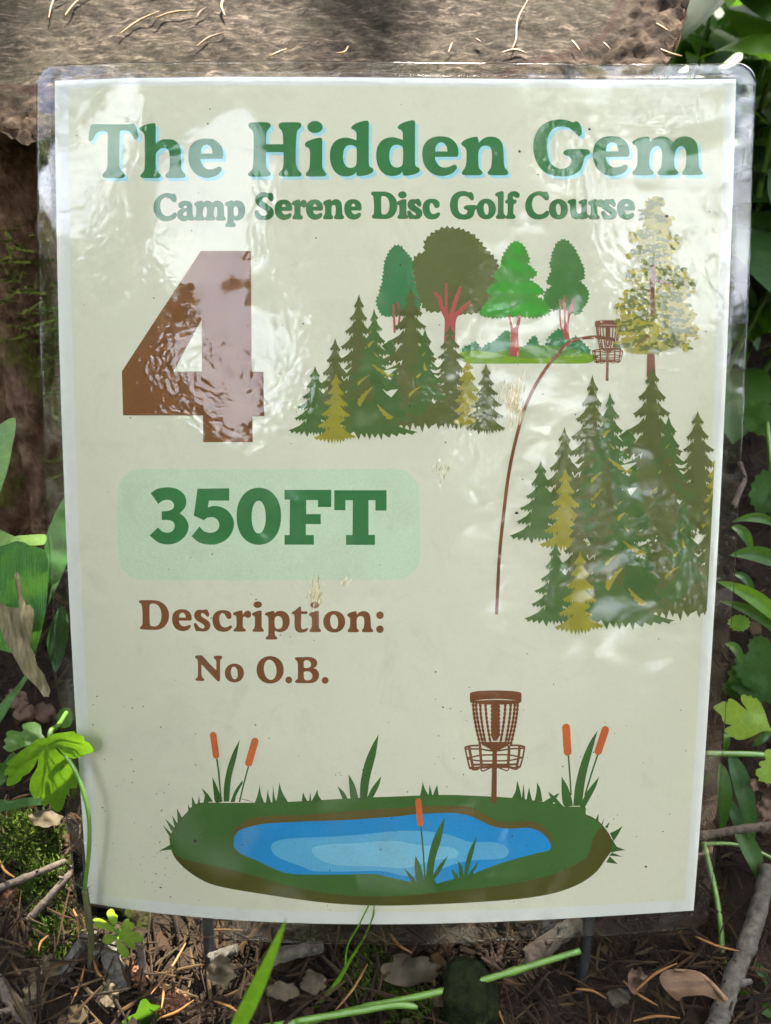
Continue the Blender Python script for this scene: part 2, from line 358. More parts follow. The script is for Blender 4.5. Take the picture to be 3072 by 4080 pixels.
# ------------------------------------------------------------------ the sign
POSE = [0.1062, -0.01411, -0.00448, 1.92017, -1.94305, -249.44903, 4.94875, 0.15695, 2.71651, -4.09467, 2.71651, -3.0539, -0.58815]
def print_artwork():
    """outlines of everything printed on the sheet, read off the photograph and unprojected to the sheet's own millimetres"""
    W, H, F, CX, CY = 215.9, 279.4, 2950., 1536., 2040.
    P = np.array(POSE)
    def turn(w):
        a = np.linalg.norm(w); k = w / a; K = np.array([[0, -k[2], k[1]], [k[2], 0, -k[0]], [-k[1], k[0], 0]])
        return np.eye(3) + np.sin(a) * K + (1 - np.cos(a)) * K @ K
    def S(P, u, v):
        p = P[6:]
        q = np.stack([u * W / 2, v * H / 2, p[0]*(1-v*v)+p[1]*(v-v**3)+p[2]*(1-u*u)+p[3]*(1-u*u)*v+p[4]*(1-u*u)*v*v+p[5]*(u-u**3)+p[6]*(1-v*v)*u], -1)
        return q @ turn(P[:3]).T + P[3:6]
    def proj(X): return np.stack([CX - F * X[..., 0] / X[..., 2], CY + F * X[..., 1] / X[..., 2]], -1)

    def inv(px):
        px=np.asarray(px,float)
        u=(px[:,0]-1550)/1390.; v=-(px[:,1]-1960)/1700.
        for _ in range(25):
            p=proj(S(P,u,v)); r=p-px
            e=1e-4
            pu=(proj(S(P,u+e,v))-p)/e; pv=(proj(S(P,u,v+e))-p)/e
            det=pu[:,0]*pv[:,1]-pu[:,1]*pv[:,0]
            du=(r[:,0]*pv[:,1]-r[:,1]*pv[:,0])/det; dv=(pu[:,0]*r[:,1]-pu[:,1]*r[:,0])/det
            u=u-du; v=v-dv
        return np.stack([u*W/2,v*H/2],-1)
    Z={'A1':(300,420,2.0825),'A2':(900,420,2.0825),'A3':(1500,420,2.0825),'A4':(2050,420,2.0825),
    'N4':(440,950,2.38),'D3':(440,1840,1.28154),'DE1':(540,2370,3.7022),'DE2':(960,2370,2.7767),'NO':(760,2590,2.9228),
    'S1':(590,750,2.7767),'S2':(990,750,3.2667),'S3':(1460,750,3.2038),'S4':(1780,750,3.2038),'S5':(2080,750,3.4708),
    'C1':(1100,850,1.666),'G':(1400,870,1.666),'W':(2250,770,2.765),'C2':(1900,1400,1.666),'P1':(600,2850,1.666),'P2':(1550,2700,1.666),
    'BK':(1820,2720,4.4233),'SB':(2340,1250,7.9)}
    def tr(z,pts):
        ox,oy,s=Z[z]; return [(ox+x/s,oy+y/s) for x,y in pts]
    def parse(s):
        out=[]
        for t in s.split():
            c=t.endswith('*'); t=t.rstrip('*'); x,y=t.split(','); out.append((float(x),float(y),c))
        return out
    def spline(pts,step=None,closed=True,nseg=4):
        """Catmull-Rom through pts; (x,y,corner)"""
        n=len(pts); res=[]
        P_=[np.array(p[:2]) for p in pts]; cor=[p[2] for p in pts]
        for i in range(n if closed else n-1):
            p1=P_[i]; p2=P_[(i+1)%n]
            p0=P_[i-1] if (closed or i>0) else p1; p3=P_[(i+2)%n] if (closed or i+2<n) else p2
            t1=(p2-p0)*.5; t2=(p3-p1)*.5
            d=np.linalg.norm(p2-p1)
            if cor[i]: t1=(p2-p1)
            if cor[(i+1)%n]: t2=(p2-p1)
            # limit tangents
            for t in (t1,t2):
                l=np.linalg.norm(t)
                if l>1.0*d and l>0: t*= 1.0*d/l
            m=1 if (cor[i] and cor[(i+1)%n]) else nseg
            for k in range(m):
                t=k/m; a=2*t**3-3*t**2+1; b=t**3-2*t**2+t; c_=-2*t**3+3*t**2; e=t**3-t**2
                res.append(tuple(a*p1+b*t1+c_*p2+e*t2))
        if not closed: res.append(tuple(P_[-1]))
        return res
    def G(z,s,nseg=3): return tr(z,spline(parse(s),nseg=nseg))
    def ell(z,cx,cy,rx,ry,rot=0,n=28,pw=2.0):
        pts=[]
        for k in range(n):
            a=2*math.pi*k/n; ca,sa=math.cos(a),math.sin(a)
            x=rx*math.copysign(abs(ca)**(2/pw),ca); y=ry*math.copysign(abs(sa)**(2/pw),sa)
            pts.append((cx+x*math.cos(rot)-y*math.sin(rot),cy+x*math.sin(rot)+y*math.cos(rot)))
        return tr(z,pts) if z else pts
    def area(p):
        return .5*sum(p[i-1][0]*p[i][1]-p[i][0]*p[i-1][1] for i in range(len(p)))
    def offset(p,d):
        """outward offset d (px)"""
        p=np.array(p); 
        if area(p)<0: p=p[::-1]
        a=np.roll(p,1,0); b=np.roll(p,-1,0)
        t1=p-a; t2=b-p
        t1/=np.linalg.norm(t1,axis=1)[:,None]+1e-9; t2/=np.linalg.norm(t2,axis=1)[:,None]+1e-9
        n1=np.stack([t1[:,1],-t1[:,0]],-1); n2=np.stack([t2[:,1],-t2[:,0]],-1)
        n=n1+n2; n/=np.linalg.norm(n,axis=1)[:,None]+1e-9
        c=np.clip((n*n1).sum(1),.6,1)
        return [tuple(q) for q in p+n*(d/c)[:,None]]
    class Gl:  # glyph: solids, holes in px
        def __init__(s,so,ho=()): s.s=so; s.h=list(ho)
        def box(s):
            q=np.array([p for c in s.s for p in c]); return q[:,0].min(),q[:,1].min(),q[:,0].max(),q[:,1].max()
        def to(s,x0,y0,x1,y1,off=0):
            a=s.box(); sx=(x1-x0)/(a[2]-a[0]); sy=(y1-y0)/(a[3]-a[1])
            f=lambda c:[(x0+(x-a[0])*sx,y0+(y-a[1])*sy) for x,y in c]
            return Gl([f(c) for c in s.s],[f(c) for c in s.h])
        def grow(s,d): return Gl([offset(c,d) for c in s.s],[offset(c,-d) for c in s.h])
        def shift(s,dx,dy):
            f=lambda c:[(x+dx,y+dy) for x,y in c]; return Gl([f(c) for c in s.s],[f(c) for c in s.h])
    T=Gl([G('A1',"140,157 170,155 300,157 440,157 478,150 495,155 507,185 520,235 523,262 510,283 492,278 480,255 455,222 425,210 385,207* 372,217 368,260 365,400 368,500 380,535 400,555 415,578 408,596 385,603 320,604 255,603 230,594 226,576 240,555 258,535 266,500 268,400 270,260 268,222* 240,213 205,215 178,230 160,255 145,285 128,300 113,290 112,255 120,205 128,170")])
    h=Gl([G('A1',"530,188 560,170 600,155 640,148 662,150 668,165 668,220 668,300 670,318* 690,300 725,283 770,280 815,287 850,310 870,345 877,400 878,470 880,520 892,550 912,570 916,588 900,600 830,603 765,602 748,590 752,572 775,550 783,520 785,460 783,410 770,370 745,352 715,355 690,375 672,395* 668,430 668,480 672,520 685,550 705,572 708,590 690,602 620,604 560,602 540,590 545,572 565,550 575,520 578,440 577,300 575,255 565,225 540,205")])
    e=Gl([G('A3',"680,405 670,427* 485,428* 490,455 510,490 540,512 575,515 610,507 640,493 660,495 668,510 662,530 635,560 595,578 545,587 490,578 440,550 405,508 385,455 380,400 388,345 412,302 452,272 500,258 545,257 595,265 640,292 668,330 680,375")],[G('A3',"487,383* 492,345 510,318 535,308 560,315 578,335 587,362 588,382*")])
    Hh=Gl([G('A2',"187,160 200,145 230,140 330,140 360,147 372,165 362,190 345,210 335,240 333,322* 475,322* 473,250 465,215 445,190 438,170 445,150 475,140 590,140 618,146 627,165 615,190 597,205 588,235 583,300 580,450 585,500 600,535 622,558 630,575 618,588 590,591 470,591 445,586 440,570 450,552 468,530 477,490 478,388* 333,388* 333,480 338,515 352,540 370,560 372,577 358,588 330,591 215,591 190,585 184,570 195,552 215,535 226,500 230,400 230,260 225,220 212,200 192,180")])
    i_=Gl([ell('A2',740,180,64,50),G('A2',"655,325 665,305 695,290 740,275 780,268 798,275 800,300 800,400 800,490 803,520 818,545 832,565 832,580 815,589 750,591 685,590 664,582 665,562 680,545 692,520 697,480 698,400 695,370 685,352 665,345")])
    d=Gl([G('A2',"1040,185 1055,165 1090,145 1140,130 1175,127 1186,140 1186,250 1186,400 1187,490 1195,510 1218,522 1226,540 1215,558 1180,575 1130,586 1095,586 1083,572 1082,552* 1060,575 1020,588 975,588 930,572 893,535 870,480 863,420 870,360 895,310 935,280 990,267 1040,275 1083,290* 1084,250 1080,220 1065,205 1047,198")],[G('A2',"1083,352 1060,335 1030,330 1000,340 980,370 972,420 978,470 998,505 1030,518 1060,513 1080,495 1086,440")])
    n=Gl([G('A3',"703,315 720,295 760,275 810,262 838,262 845,285 850,310* 880,280 920,262 965,260 1010,275 1038,305 1050,345 1055,400 1058,470 1065,515 1085,540 1095,560 1085,575 1050,580 960,580 928,573 922,555 935,537 950,510 957,460 958,400 950,360 930,338 900,335 870,345 850,375 845,420 847,490 852,520 870,540 880,558 870,575 840,580 745,580 715,575 707,558 718,540 735,515 745,470 747,400 743,365 728,345 708,330")])
    Gg=Gl([G('A4',"485,140 510,132 530,140 550,170 560,205 557,240 540,255 518,243 490,215 450,187 405,177 355,180 315,200 285,245 272,310 272,380 285,450 318,498 360,520 405,525 440,512 462,485 470,455 462,432 435,417 413,410 405,392 415,375 445,365 510,360 580,362 610,365 627,385 620,405 595,418 578,440 570,480 545,535 500,570 440,587 385,590 320,583 260,560 205,510 170,440 155,360 160,290 185,220 230,165 290,130 370,117 430,122")])
    m=Gl([G('A4',"977,305 990,290 1030,270 1085,260 1115,262 1122,285 1125,305* 1155,275 1200,258 1250,260 1290,280 1315,310* 1345,275 1395,257 1445,260 1490,285 1515,325 1523,380 1528,460 1530,510 1545,540 1562,560 1555,573 1510,580 1430,580 1398,575 1390,558 1402,540 1418,515 1424,460 1424,400 1415,360 1390,338 1360,345 1340,375 1328,420 1326,480 1330,515 1345,538 1358,555 1352,573 1320,580 1220,580 1192,573 1186,555 1200,535 1215,512 1222,460 1224,400 1215,360 1195,338 1160,342 1135,370 1122,410 1118,470 1122,515 1138,538 1155,555 1150,572 1125,580 1010,580 983,573 978,555 990,540 1008,518 1018,480 1020,400 1018,360 1005,335 985,325")])
    def at(z,g,x0,y0,x1,y1):
        a=tr(z,[(x0,y0),(x1,y1)]); return g.to(*a[0],*a[1])
    sh=lambda g,dx,dy:g.shift(dx/2.0825,dy/2.0825)
    title=[T,h,at('A1',e,938,275,1228,602),Hh,i_,d,sh(d,384,-3),e,n,Gg,at('A4',e,650,255,955,587),m]
    # ---- description font
    D=Gl([G('DE1',"50,100 60,82 95,77 170,78 250,78 330,88 400,120 455,175 488,245 495,310 482,380 445,450 390,495 320,515 240,517 120,512 78,507 65,490 75,468 93,455 102,430 104,330 100,220 92,160 80,130 58,115")],[G('DE1',"208,160 220,138 250,128 300,135 340,165 370,220 382,290 378,360 355,420 315,458 265,465 225,455 212,430 207,300")])
    s_=Gl([G('DE1',"1030,215 1048,213 1065,230 1080,260 1088,290 1082,315 1065,325 1045,310 1020,285 990,270 970,278 968,300 985,325 1030,355 1075,385 1100,420 1105,455 1090,500 1055,530 1005,542 960,537 925,535 900,538 885,520 870,480 860,445 865,420 885,415 905,430 930,465 965,490 1000,495 1018,480 1015,455 985,425 930,395 885,360 868,320 868,280 890,240 930,220 985,222")])
    c_=Gl([G('DE1',"1415,300 1410,340 1385,355 1355,350 1335,320 1315,285 1285,270 1258,280 1240,315 1235,360 1245,420 1270,460 1310,480 1350,475 1390,455 1412,452 1425,465 1415,490 1380,525 1330,543 1280,545 1220,530 1170,490 1143,430 1135,370 1147,305 1185,255 1240,230 1300,225 1360,235 1400,262")])
    r_=Gl([G('DE1',"1437,283 1450,262 1500,242 1555,230 1575,235 1580,265 1585,290* 1610,255 1650,232 1690,245 1708,285 1700,320 1675,338 1645,338 1620,322 1595,322* 1585,345 1583,420 1585,470 1600,492 1625,510 1628,530 1605,542 1530,543 1465,540 1450,525 1455,505 1475,488 1488,460 1490,400 1487,330 1475,305 1445,297")])
    p_=Gl([G('DE2',"265,215 275,200 310,187 355,178 370,185 372,205* 400,183 445,177 490,190 525,225 540,275 535,330 510,380 465,408 420,412 385,402 375,395* 375,430 380,450 400,470 402,487 385,494 330,495 285,494 272,485 278,468 295,455 302,430 304,350 303,260 298,240 285,230 268,225")],[G('DE2',"375,265 385,245 410,235 440,245 458,280 460,330 445,365 415,378 390,370 375,345 372,300")])
    t_=Gl([G('DE2',"560,205 565,192 600,170 635,140 655,128 665,135 666,160 666,181* 700,182 725,182 737,190 735,205 720,213 668,213* 666,280 665,340 672,370 690,380 715,372 735,365 743,375 735,395 705,412 660,418 625,408 600,380 593,330 593,250 590,225 580,212* 565,212")])
    o_=Gl([ell('DE2',1032,297,122,120,pw=2.1)],[G('DE2',"1010,222 1040,220 1065,250 1075,300 1070,350 1050,375 1020,372 997,340 987,290 992,248")])
    colon=Gl([ell('DE2',1538,225,41,42,n=20),ell('DE2',1538,380,42,42,n=20)])
    N=Gl([G('NO',"50,80 60,65 100,60 135,65 155,85 220,160 290,228 298,235* 298,140 292,115 275,100 268,82 280,68 320,65 355,67 370,80 362,98 347,112 343,150 342,260 342,340 335,362 320,365 300,350 230,275 140,180 125,168* 125,240 128,300 140,322 157,338 155,355 130,360 80,358 57,352 57,335 75,320 83,300 84,200 82,130 75,108 58,95")])
    O=Gl([ell('NO',925,230,158,160,pw=2.1,n=36)],[ell('NO',925,230,73,118,rot=-.12,n=28)])
    B=Gl([G('NO',"1212,95 1225,83 1300,82 1380,80 1430,92 1465,120 1473,155 1460,190 1430,212* 1465,225 1490,260 1495,300 1480,345 1440,375 1390,386 1300,385 1230,383 1213,372 1225,350 1243,335 1247,300 1248,200 1245,150 1235,125 1215,108")],[G('NO',"1315,140 1330,122 1360,118 1390,135 1402,165 1390,195 1360,207 1318,206*"),G('NO',"1315,255* 1350,248 1390,255 1415,285 1415,320 1395,345 1350,352 1322,335")])
    descr=[D,at('DE1',e,540,212,830,535),s_,c_,r_,at('DE2',i_,123,72,255,409),p_,t_,at('DE2',i_,753,76,887,412),o_,at('DE2',n,1175,180,1465,414),colon,
     N,at('NO',o_,397,157,620,377),O,Gl([ell('NO',1142,348,40,40,n=20)]),B,Gl([ell('NO',1565,353,40,40,n=20)])]
    # ---- subtitle (already fat outlines)
    C=Gl([G('S5',"355,60 340,48 310,52 240,40 170,55 100,100 58,165 43,240 55,320 95,385 160,425 235,433 300,420 350,395 372,360 372,325 350,310 325,320 290,350 245,362 200,350 160,310 140,250 140,190 165,130 210,103 250,105 285,130 315,160 345,170 367,155 372,115")])
    Sx=Gl([G('S2',"290,60 310,65 325,100 328,145 315,170 290,170 265,145 235,120 200,120 180,140 185,165 220,190 270,225 315,265 330,310 325,355 290,395 235,415 190,413 145,410 110,395 85,350 80,305 95,283 120,290 140,325 175,355 215,357 245,340 240,310 205,280 140,240 100,200 90,150 105,95 150,60 200,52 250,60")])
    a_=Gl([G('S1',"335,190 340,165 380,142 420,138 465,150 488,180 492,230 493,290 510,320 515,345 500,358 470,358 440,352* 410,365 370,362 335,335 322,295 330,255 365,230 385,222* 372,222 345,215")],[G('S1',"393,222 398,200 420,192 430,205 425,218"),G('S1',"388,285 400,265 425,260 428,300 405,306 391,300")])
    l_=Gl([G('S4',"617,75 640,55 700,38 722,42 728,70 726,200 728,320 745,340 755,365 740,388 690,392 640,390 625,370 635,350 650,330 654,250 652,130 645,110 622,95")])
    f_=Gl([G('S4',"775,100 790,65 830,42 880,40 920,60 932,95 915,122 885,122 860,110 848,95* 845,120 850,142* 880,145 892,165 880,195 855,205* 850,320 870,345 880,370 860,390 800,393 760,390 750,365 765,345 775,320 777,200* 750,190 745,165 760,148 775,140*")])
    u_=Gl([G('S5',"628,185 645,165 690,152 735,150 748,170 748,260 755,320 780,350 805,345 818,320 818,240 810,222 785,210 785,185 820,165 870,152 895,158 898,190 898,320 905,360 925,375 920,400 890,420 840,432 820,430* 790,420* 750,430 705,415 675,380 665,320 662,240 650,215 632,205")])
    def fat(z,g,x0,y0,x1,y1,gr=3.0):
        a=tr(z,[(x0,y0),(x1,y1)]); return g.to(a[0][0]+gr,a[0][1]+gr,a[1][0]-gr,a[1][1]-gr).grow(gr)
    sub=[at('S1',C,60,52,318,366),a_,fat('S1',m,510,137,862,358),fat('S1',p_,848,135,1075,430),
     Sx,fat('S2',e,340,148,572,415),fat('S2',r_,562,148,762,408),fat('S2',e,748,146,972,412),fat('S2',n,968,143,1245,405),fat('S2',e,1245,143,1475,410),
     fat('S3',D,58,42,395,394),fat('S3',i_,390,40,535,392),fat('S3',s_,520,135,715,398),fat('S3',c_,715,135,942,400),
     fat('S4',Gg,40,36,395,402),fat('S4',o_,380,133,628,398),l_,f_,
     C,fat('S5',o_,370,148,636,433),u_,fat('S5',r_,912,150,1135,433),fat('S5',s_,1095,150,1310,437),fat('S5',e,1312,150,1566,437)]
    sub_in=[g.grow(-2.6) for g in sub]
    # ---- 350FT, 4
    three=Gl([G('D3',"205,160* 240,138 290,130 340,138 375,165 388,200 380,235 355,262* 385,290 400,330 385,375 345,410 295,422 245,412 200,376* 243,335* 265,355 295,362 320,350 328,325 318,305 295,297 262,297* 262,253* 295,250 318,240 325,220 312,200 290,194 265,200 245,215*")])
    five=Gl([G('D3',"445,137* 607,135* 607,198* 503,198* 498,233* 525,225 565,230 605,255 630,300 625,350 595,395 545,420 495,422 450,410 414,380* 455,330* 480,355 515,362 545,350 556,325 548,298 525,283 497,285 477,298* 426,275*")])
    zero=Gl([ell('D3',758,278,114,146,pw=2.15,n=40)],[ell('D3',757,282,36,84,n=28,pw=2.1)])
    F_=Gl([tr('D3',[(889,143),(1128,143),(1128,231),(1060,231),(1060,195),(1000,195),(1000,267),(1074,267),(1074,318),(998,318),(998,374),(1039,374),(1039,423),(889,423),(889,374),(915,374),(917,193),(889,193)])])
    T2=Gl([tr('D3',[(1143,145),(1410,145),(1410,249),(1353,249),(1353,196),(1318,196),(1318,373),(1351,373),(1351,424),(1203,424),(1203,374),(1236,374),(1238,196),(1200,196),(1200,247),(1143,247)])])
    four=Gl([tr('N4',[(858,120),(1332,118),(1340,1264),(1452,1264),(1460,1685),(1347,1688),(1350,1932),(880,1932),(877,1680),(120,1678),(108,1262)])],[tr('N4',[(598,1262),(868,1262),(866,770)])])
    def rrect(x0,y0,x1,y1,r,n=8):
        o=[]
        for cx,cy,a0 in ((x1-r,y0+r,-90),(x1-r,y1-r,0),(x0+r,y1-r,90),(x0+r,y0+r,180)):
            for k in range(n+1):
                a=math.radians(a0+90*k/n); o.append((cx+r*math.cos(a),cy+r*math.sin(a)))
        return o
    panel=tr('D3',[(x+ (y-35)/568*7,y) for x,y in rrect(33,36,1576,602,125)])
    # ================= illustrations =================
    LAY=[] # (part, color, solids, holes)
    def L(part,col,so,ho=()): LAY.append((part,col,[list(map(tuple,c)) for c in so],[list(map(tuple,c)) for c in ho]))
    def stroke(pts,w,closed=False,taper=None):
        p=np.array(pts,float); t=np.gradient(p,axis=0); t/=np.linalg.norm(t,axis=1)[:,None]+1e-9
        nn=np.stack([-t[:,1],t[:,0]],-1); ww=np.full(len(p),w/2.) if taper is None else np.array(taper)/2.
        return [tuple(q) for q in p+nn*ww[:,None]]+[tuple(q) for q in (p-nn*ww[:,None])[::-1]]
    def curve(z,s,nseg=5): return tr(z,spline(parse(s),closed=False,nseg=nseg))
    def fir(ax,ay,by,hw,n,seed,pw=.85):
        rnd=random.Random(seed); sides=[]
        H_=by-ay
        for sgn in (-1,1):
            pts=[]
            prev=ay; pin=0
            for k in range(n):
                f=(k+1)/n
                ty=ay+H_*(f**1.05)*(.96 if k<n-1 else .97)+rnd.uniform(-.012,.012)*H_
                w=hw*(f**pw)*rnd.uniform(.86,1.06)
                gap=ty-prev
                inn=w*rnd.uniform(.28,.42)
                # outward sweep, concave with up-flicked tip
                pts+= [(sgn*(pin+(w-pin)*.35),prev+gap*.55),(sgn*(pin+(w-pin)*.72),prev+gap*.83),(sgn*w,ty-gap*.02)]
                # toothed underside
                nt=3 if k<3 else 4
                for j in range(nt):
                    a=(j+.5)/nt; b=(j+1)/nt
                    xx=w+(inn-w)*a; dip=gap*(.12+.22*a)*rnd.uniform(.8,1.3)
                    pts.append((sgn*(xx+.01*w),ty+dip*.25))
                    pts.append((sgn*(w+(inn-w)*(a+.18/nt)),ty+dip+gap*.05))
                if k<n-1: pts.append((sgn*inn,ty+gap*.02))
                prev=ty; pin=inn
            sides.append(pts)
        left=[(ax+x,y) for x,y in sides[0]]; right=[(ax+x,y) for x,y in sides[1]]
        # bottom fringe
        bot=[]; rl=right[-1]; ll=left[-1]; nb=6
        for j in range(1,nb*2):
            t=j/(nb*2); x=rl[0]+(ll[0]-rl[0])*t
            bot.append((x+rnd.uniform(-.02,.02)*hw,by+H_*(.06 if j%2 else -.012)*rnd.uniform(.4,1.3)))
        return [(ax,ay)]+right+bot+left[::-1]
    def sprig(x,y,l,ang,bend=.35,wd=.3,seed=1):
        rnd=random.Random(seed); up=[];dn=[]
        for k in range(9):
            t=k/8; xx=t*l; yy=-bend*l*(t*t); w=wd*l*(t**.7)*(1 if t<.9 else .75)
            up.append((xx,yy-w*.25)); dn.append((xx-(0.05*l if k%2 else 0),yy+w*(.75 if k%2 else .45)))
        q=up+dn[::-1]; ca,sa=math.cos(ang),math.sin(ang)
        return [(x+a*ca-b*sa,y+a*sa+b*ca) for a,b in q]
    OL=(93,97,52); GN=(80,103,53); GT=(74,99,51); YE=(148,139,50); PAP=(205,204,180)
    def clip(poly,a,b):
        """keep left side of a->b (in y-down px coordinates: keep points with cross<=0)"""
        out=[]
        def side(p): return (b[0]-a[0])*(p[1]-a[1])-(b[1]-a[1])*(p[0]-a[0])
        for i in range(len(poly)):
            p,q=poly[i-1],poly[i]; sp,sq=side(p),side(q)
            if sp>=0: 
                out.append(p)
            if sp*sq<0:
                t=sp/(sp-sq); out.append((p[0]+(q[0]-p[0])*t,p[1]+(q[1]-p[1])*t))
        return out
    def jag(poly,amp,step,seed):
        rnd=random.Random(seed); p=np.array(poly+[poly[0]]); seg=np.linalg.norm(np.diff(p,axis=0),axis=1); tot=seg.sum(); cum=np.concatenate([[0],np.cumsum(seg)])
        nn=int(tot/step)*2; out=[]
        sg=1 if area(poly)>0 else -1
        for k in range(nn):
            s=(k+rnd.uniform(-.3,.3))*tot/nn%tot; i=min(np.searchsorted(cum,s,side='right')-1,len(seg)-1); t=(s-cum[i])/max(seg[i],1e-6)
            q=p[i]+(p[i+1]-p[i])*t; tv=(p[i+1]-p[i])/max(seg[i],1e-6); nv=np.array([tv[1],-tv[0]])*sg
            a=amp*rnd.uniform(.5,1.1)*(1 if k%2 else -.35)
            out.append(tuple(q+nv*a+tv*rnd.uniform(-.2,.6)*amp*(k%2)))
        return out
    def cluster(part,f,cl=None,seed=0,full=True):
        def put(col,polys):
            ps=[[f(*p) for p in q] for q in polys]
            if cl: ps=[clip(q,*cl) for q in ps]
            ps=[q for q in ps if len(q)>3]
            if ps: L(part,col,ps)
        put(OL,[fir(550,535,1290,240,8,seed+1,.95),fir(893,488,1400,335,9,seed+2,.95),fir(393,828,1340,165,6,seed+3),fir(1155,738,1395,220,8,seed+4),
            jag([(470,1180),(640,1120),(900,1100),(1130,1150),(1250,1240),(1270,1330),(1190,1390),(900,1400),(500,1400)],26,70,seed+40)])
        put(GN,[fir(650,632,1260,205,8,seed+5,.95),fir(650,900,1465,330,7,seed+6,.9),fir(260,1015,1455,168,6,seed+7),fir(988,768,1330,175,6,seed+8)])
        put(GT,[fir(780,1000,1340,90,4,seed+31),[(700,880),(760,840),(800,900),(770,960)],[(640,1020),(740,1180),(800,1300),(700,1330),(600,1200)]])
        put(OL,[[(600,1090),(660,1150),(640,1260),(560,1240),(500,1330),(430,1350),(470,1230)],[(850,1020),(960,1180),(900,1260),(860,1200)],[(1040,1240),(1130,1260),(1160,1370),(960,1360)]])
        put(YE,[fir(398,1062,1500,140,6,seed+9,.75),fir(1272,968,1400,115,6,seed+10,.6)])
        put(OL,[fir(1393,995,1440,145,6,seed+11)])
        put(GN,[[(470,1240),(560,1225),(640,1310),(560,1335),(480,1300)],[(420,1395),(520,1340),(640,1350),(700,1400),(620,1450),(520,1440)]])
        put(YE,[sprig(655,845,60,math.pi*.8,.2,.5,1),sprig(648,920,45,.9,.1,.35,2),sprig(640,1000,150,.75,.25,.3,3),sprig(622,1075,100,2.65,.2,.25,4),
            sprig(643,1155,150,2.45,.25,.35,5),sprig(672,1265,135,.95,.2,.35,6),sprig(962,1150,100,2.65,.2,.25,7),sprig(985,990,55,1.5,.2,.5,8),sprig(965,1062,45,2.4,.1,.5,9),sprig(998,920,40,2.4,.1,.3,10),sprig(640,780,30,2.7,.2,.3,12)])
        if full: put(PAP,[[(705,1165),(735,1185),(765,1172),(810,1168),(765,1222),(735,1200)],[(712,1045),(760,1035),(806,1028),(745,1075)],[(1022,1035),(1060,1045),(1098,1030),(1075,1060),(1045,1060)],
            [(440,1028),(470,1040),(505,1018),(468,1062)],[(1040,1225),(1052,1245),(1065,1238),(1050,1265),(1032,1245)],[(1205,1225),(1225,1240),(1208,1245)]])
    f1=lambda x,y:(1100+x/1.666,850+y/1.666)
    # ---------- pond, panel etc in order (bottom to top) ----------
    TE=(66,118,72); OLR=(96,100,56); BG=(78,140,58); BG2=(68,150,52); GR=(72,116,58); RT=(168,86,76); BUSH=(66,122,74)
    # ground of grove
    L('printed_grove',BUSH,[jag(G('G',"730,880 760,850 800,835 830,815 860,870 880,850 910,830 960,810 990,770 1050,745 1060,860 1110,860 1150,850 1180,815 1220,770 1250,850 1285,840 1300,800 1330,770 1370,735 1400,745 1430,800 1470,800 1490,780 1540,830 1590,900 1400,940 900,930",2),6,16,5)])
    L('printed_grove',(92,132,52),[G('G',"940,890 1060,862 1200,846 1330,846 1440,860 1530,885 1590,905 1580,930 1300,945 1000,930",3)])
    L('printed_grove',(118,152,44),[G('G',"705,912 730,890 790,880 870,882 960,895 1060,918 1200,930 1350,922 1480,905 1600,905 1640,915 1600,950 1550,964 1200,964 800,964 730,945",3)])
    L('printed_grove',TE,[jag(G('G',"300,178 335,190 360,225 395,260 410,300 415,400 440,450 470,520 460,580 430,640 340,645 250,652 200,640 175,590 165,540 187,500 190,465 205,430 207,395 215,370 215,320 225,280 240,240 262,205",2),6,15,1)])
    L('printed_grove',OLR,[jag(G('G',"615,62 700,70 770,88 830,130 880,190 930,245 970,300 985,400 960,500 900,560 850,620 780,630 700,640 600,620 520,620 470,580 440,480 420,400 410,300 415,258 490,220 480,160 520,115 570,80",2),9,22,2)])
    L('printed_grove',GR,[jag(G('G',"1405,140 1440,155 1480,200 1505,250 1530,300 1545,350 1545,405 1512,412* 1540,440 1575,490 1560,570 1530,600 1530,620 1495,640 1450,620 1380,600 1350,615 1310,590 1290,560 1275,530 1290,480 1335,450* 1295,430 1310,390 1330,340 1318,320 1325,270 1345,200 1370,160",2),6,15,3)])
    L('printed_grove',RT,[G('G',"540,487* 575,498 600,530 607,580 622,590 622,500 622,430* 638,430* 640,520 637,600 650,640 660,600 680,540 705,480 718,450* 732,455* 720,510 695,580 688,625 740,580 790,545* 782,575 740,620 698,665 690,740 690,850* 612,850* 618,740 618,670 600,630 582,580 570,530"),
       stroke(tr('G',[(278,570),(282,640),(286,700),(287,760)]),9),stroke(tr('G',[(308,555),(318,620),(320,660),(312,720)]),8),
       G('G',"1378,535* 1388,540* 1390,640 1395,720 1408,740* 1412,700 1406,560 1410,510* 1420,515* 1424,620 1422,690 1432,690 1440,620 1458,560 1466,515* 1472,600 1450,650 1442,740 1448,810* 1412,800* 1408,760 1388,730 1378,640")])
    L('printed_grove',BG,[jag(G('G',"1095,152 1140,180 1170,240 1185,290 1165,302* 1200,330 1235,375 1180,402* 1230,440 1285,490 1225,515* 1280,550 1325,620 1300,640 1200,660 1100,650 950,662 850,640 870,600 910,540 945,520* 895,490 930,440 980,420* 940,385 970,340 1005,315* 990,300 1005,250 1050,180",2),6,16,4)])
    L('printed_grove',BG2,[jag(G('G',"1010,310 1060,270 1120,300 1170,310 1210,350 1150,360 1080,345",2),8,20,6),jag(G('G',"930,470 1010,420 1100,440 1200,430 1260,480 1180,500 1060,490",2),8,20,7),jag(G('G',"870,620 960,560 1060,600 1180,560 1290,610 1200,640 1050,645",2),8,20,8),jag(G('G',"1060,175 1095,158 1130,185 1140,230 1080,240",2),6,16,9)])
    L('printed_grove',RT,[G('G',"1038,638* 1056,640* 1064,690 1074,730* 1092,715 1110,640* 1126,640* 1120,690 1108,740 1110,830 1118,918* 1045,912* 1056,830 1057,740 1050,690")])
    cluster('printed_firs',f1,seed=10)
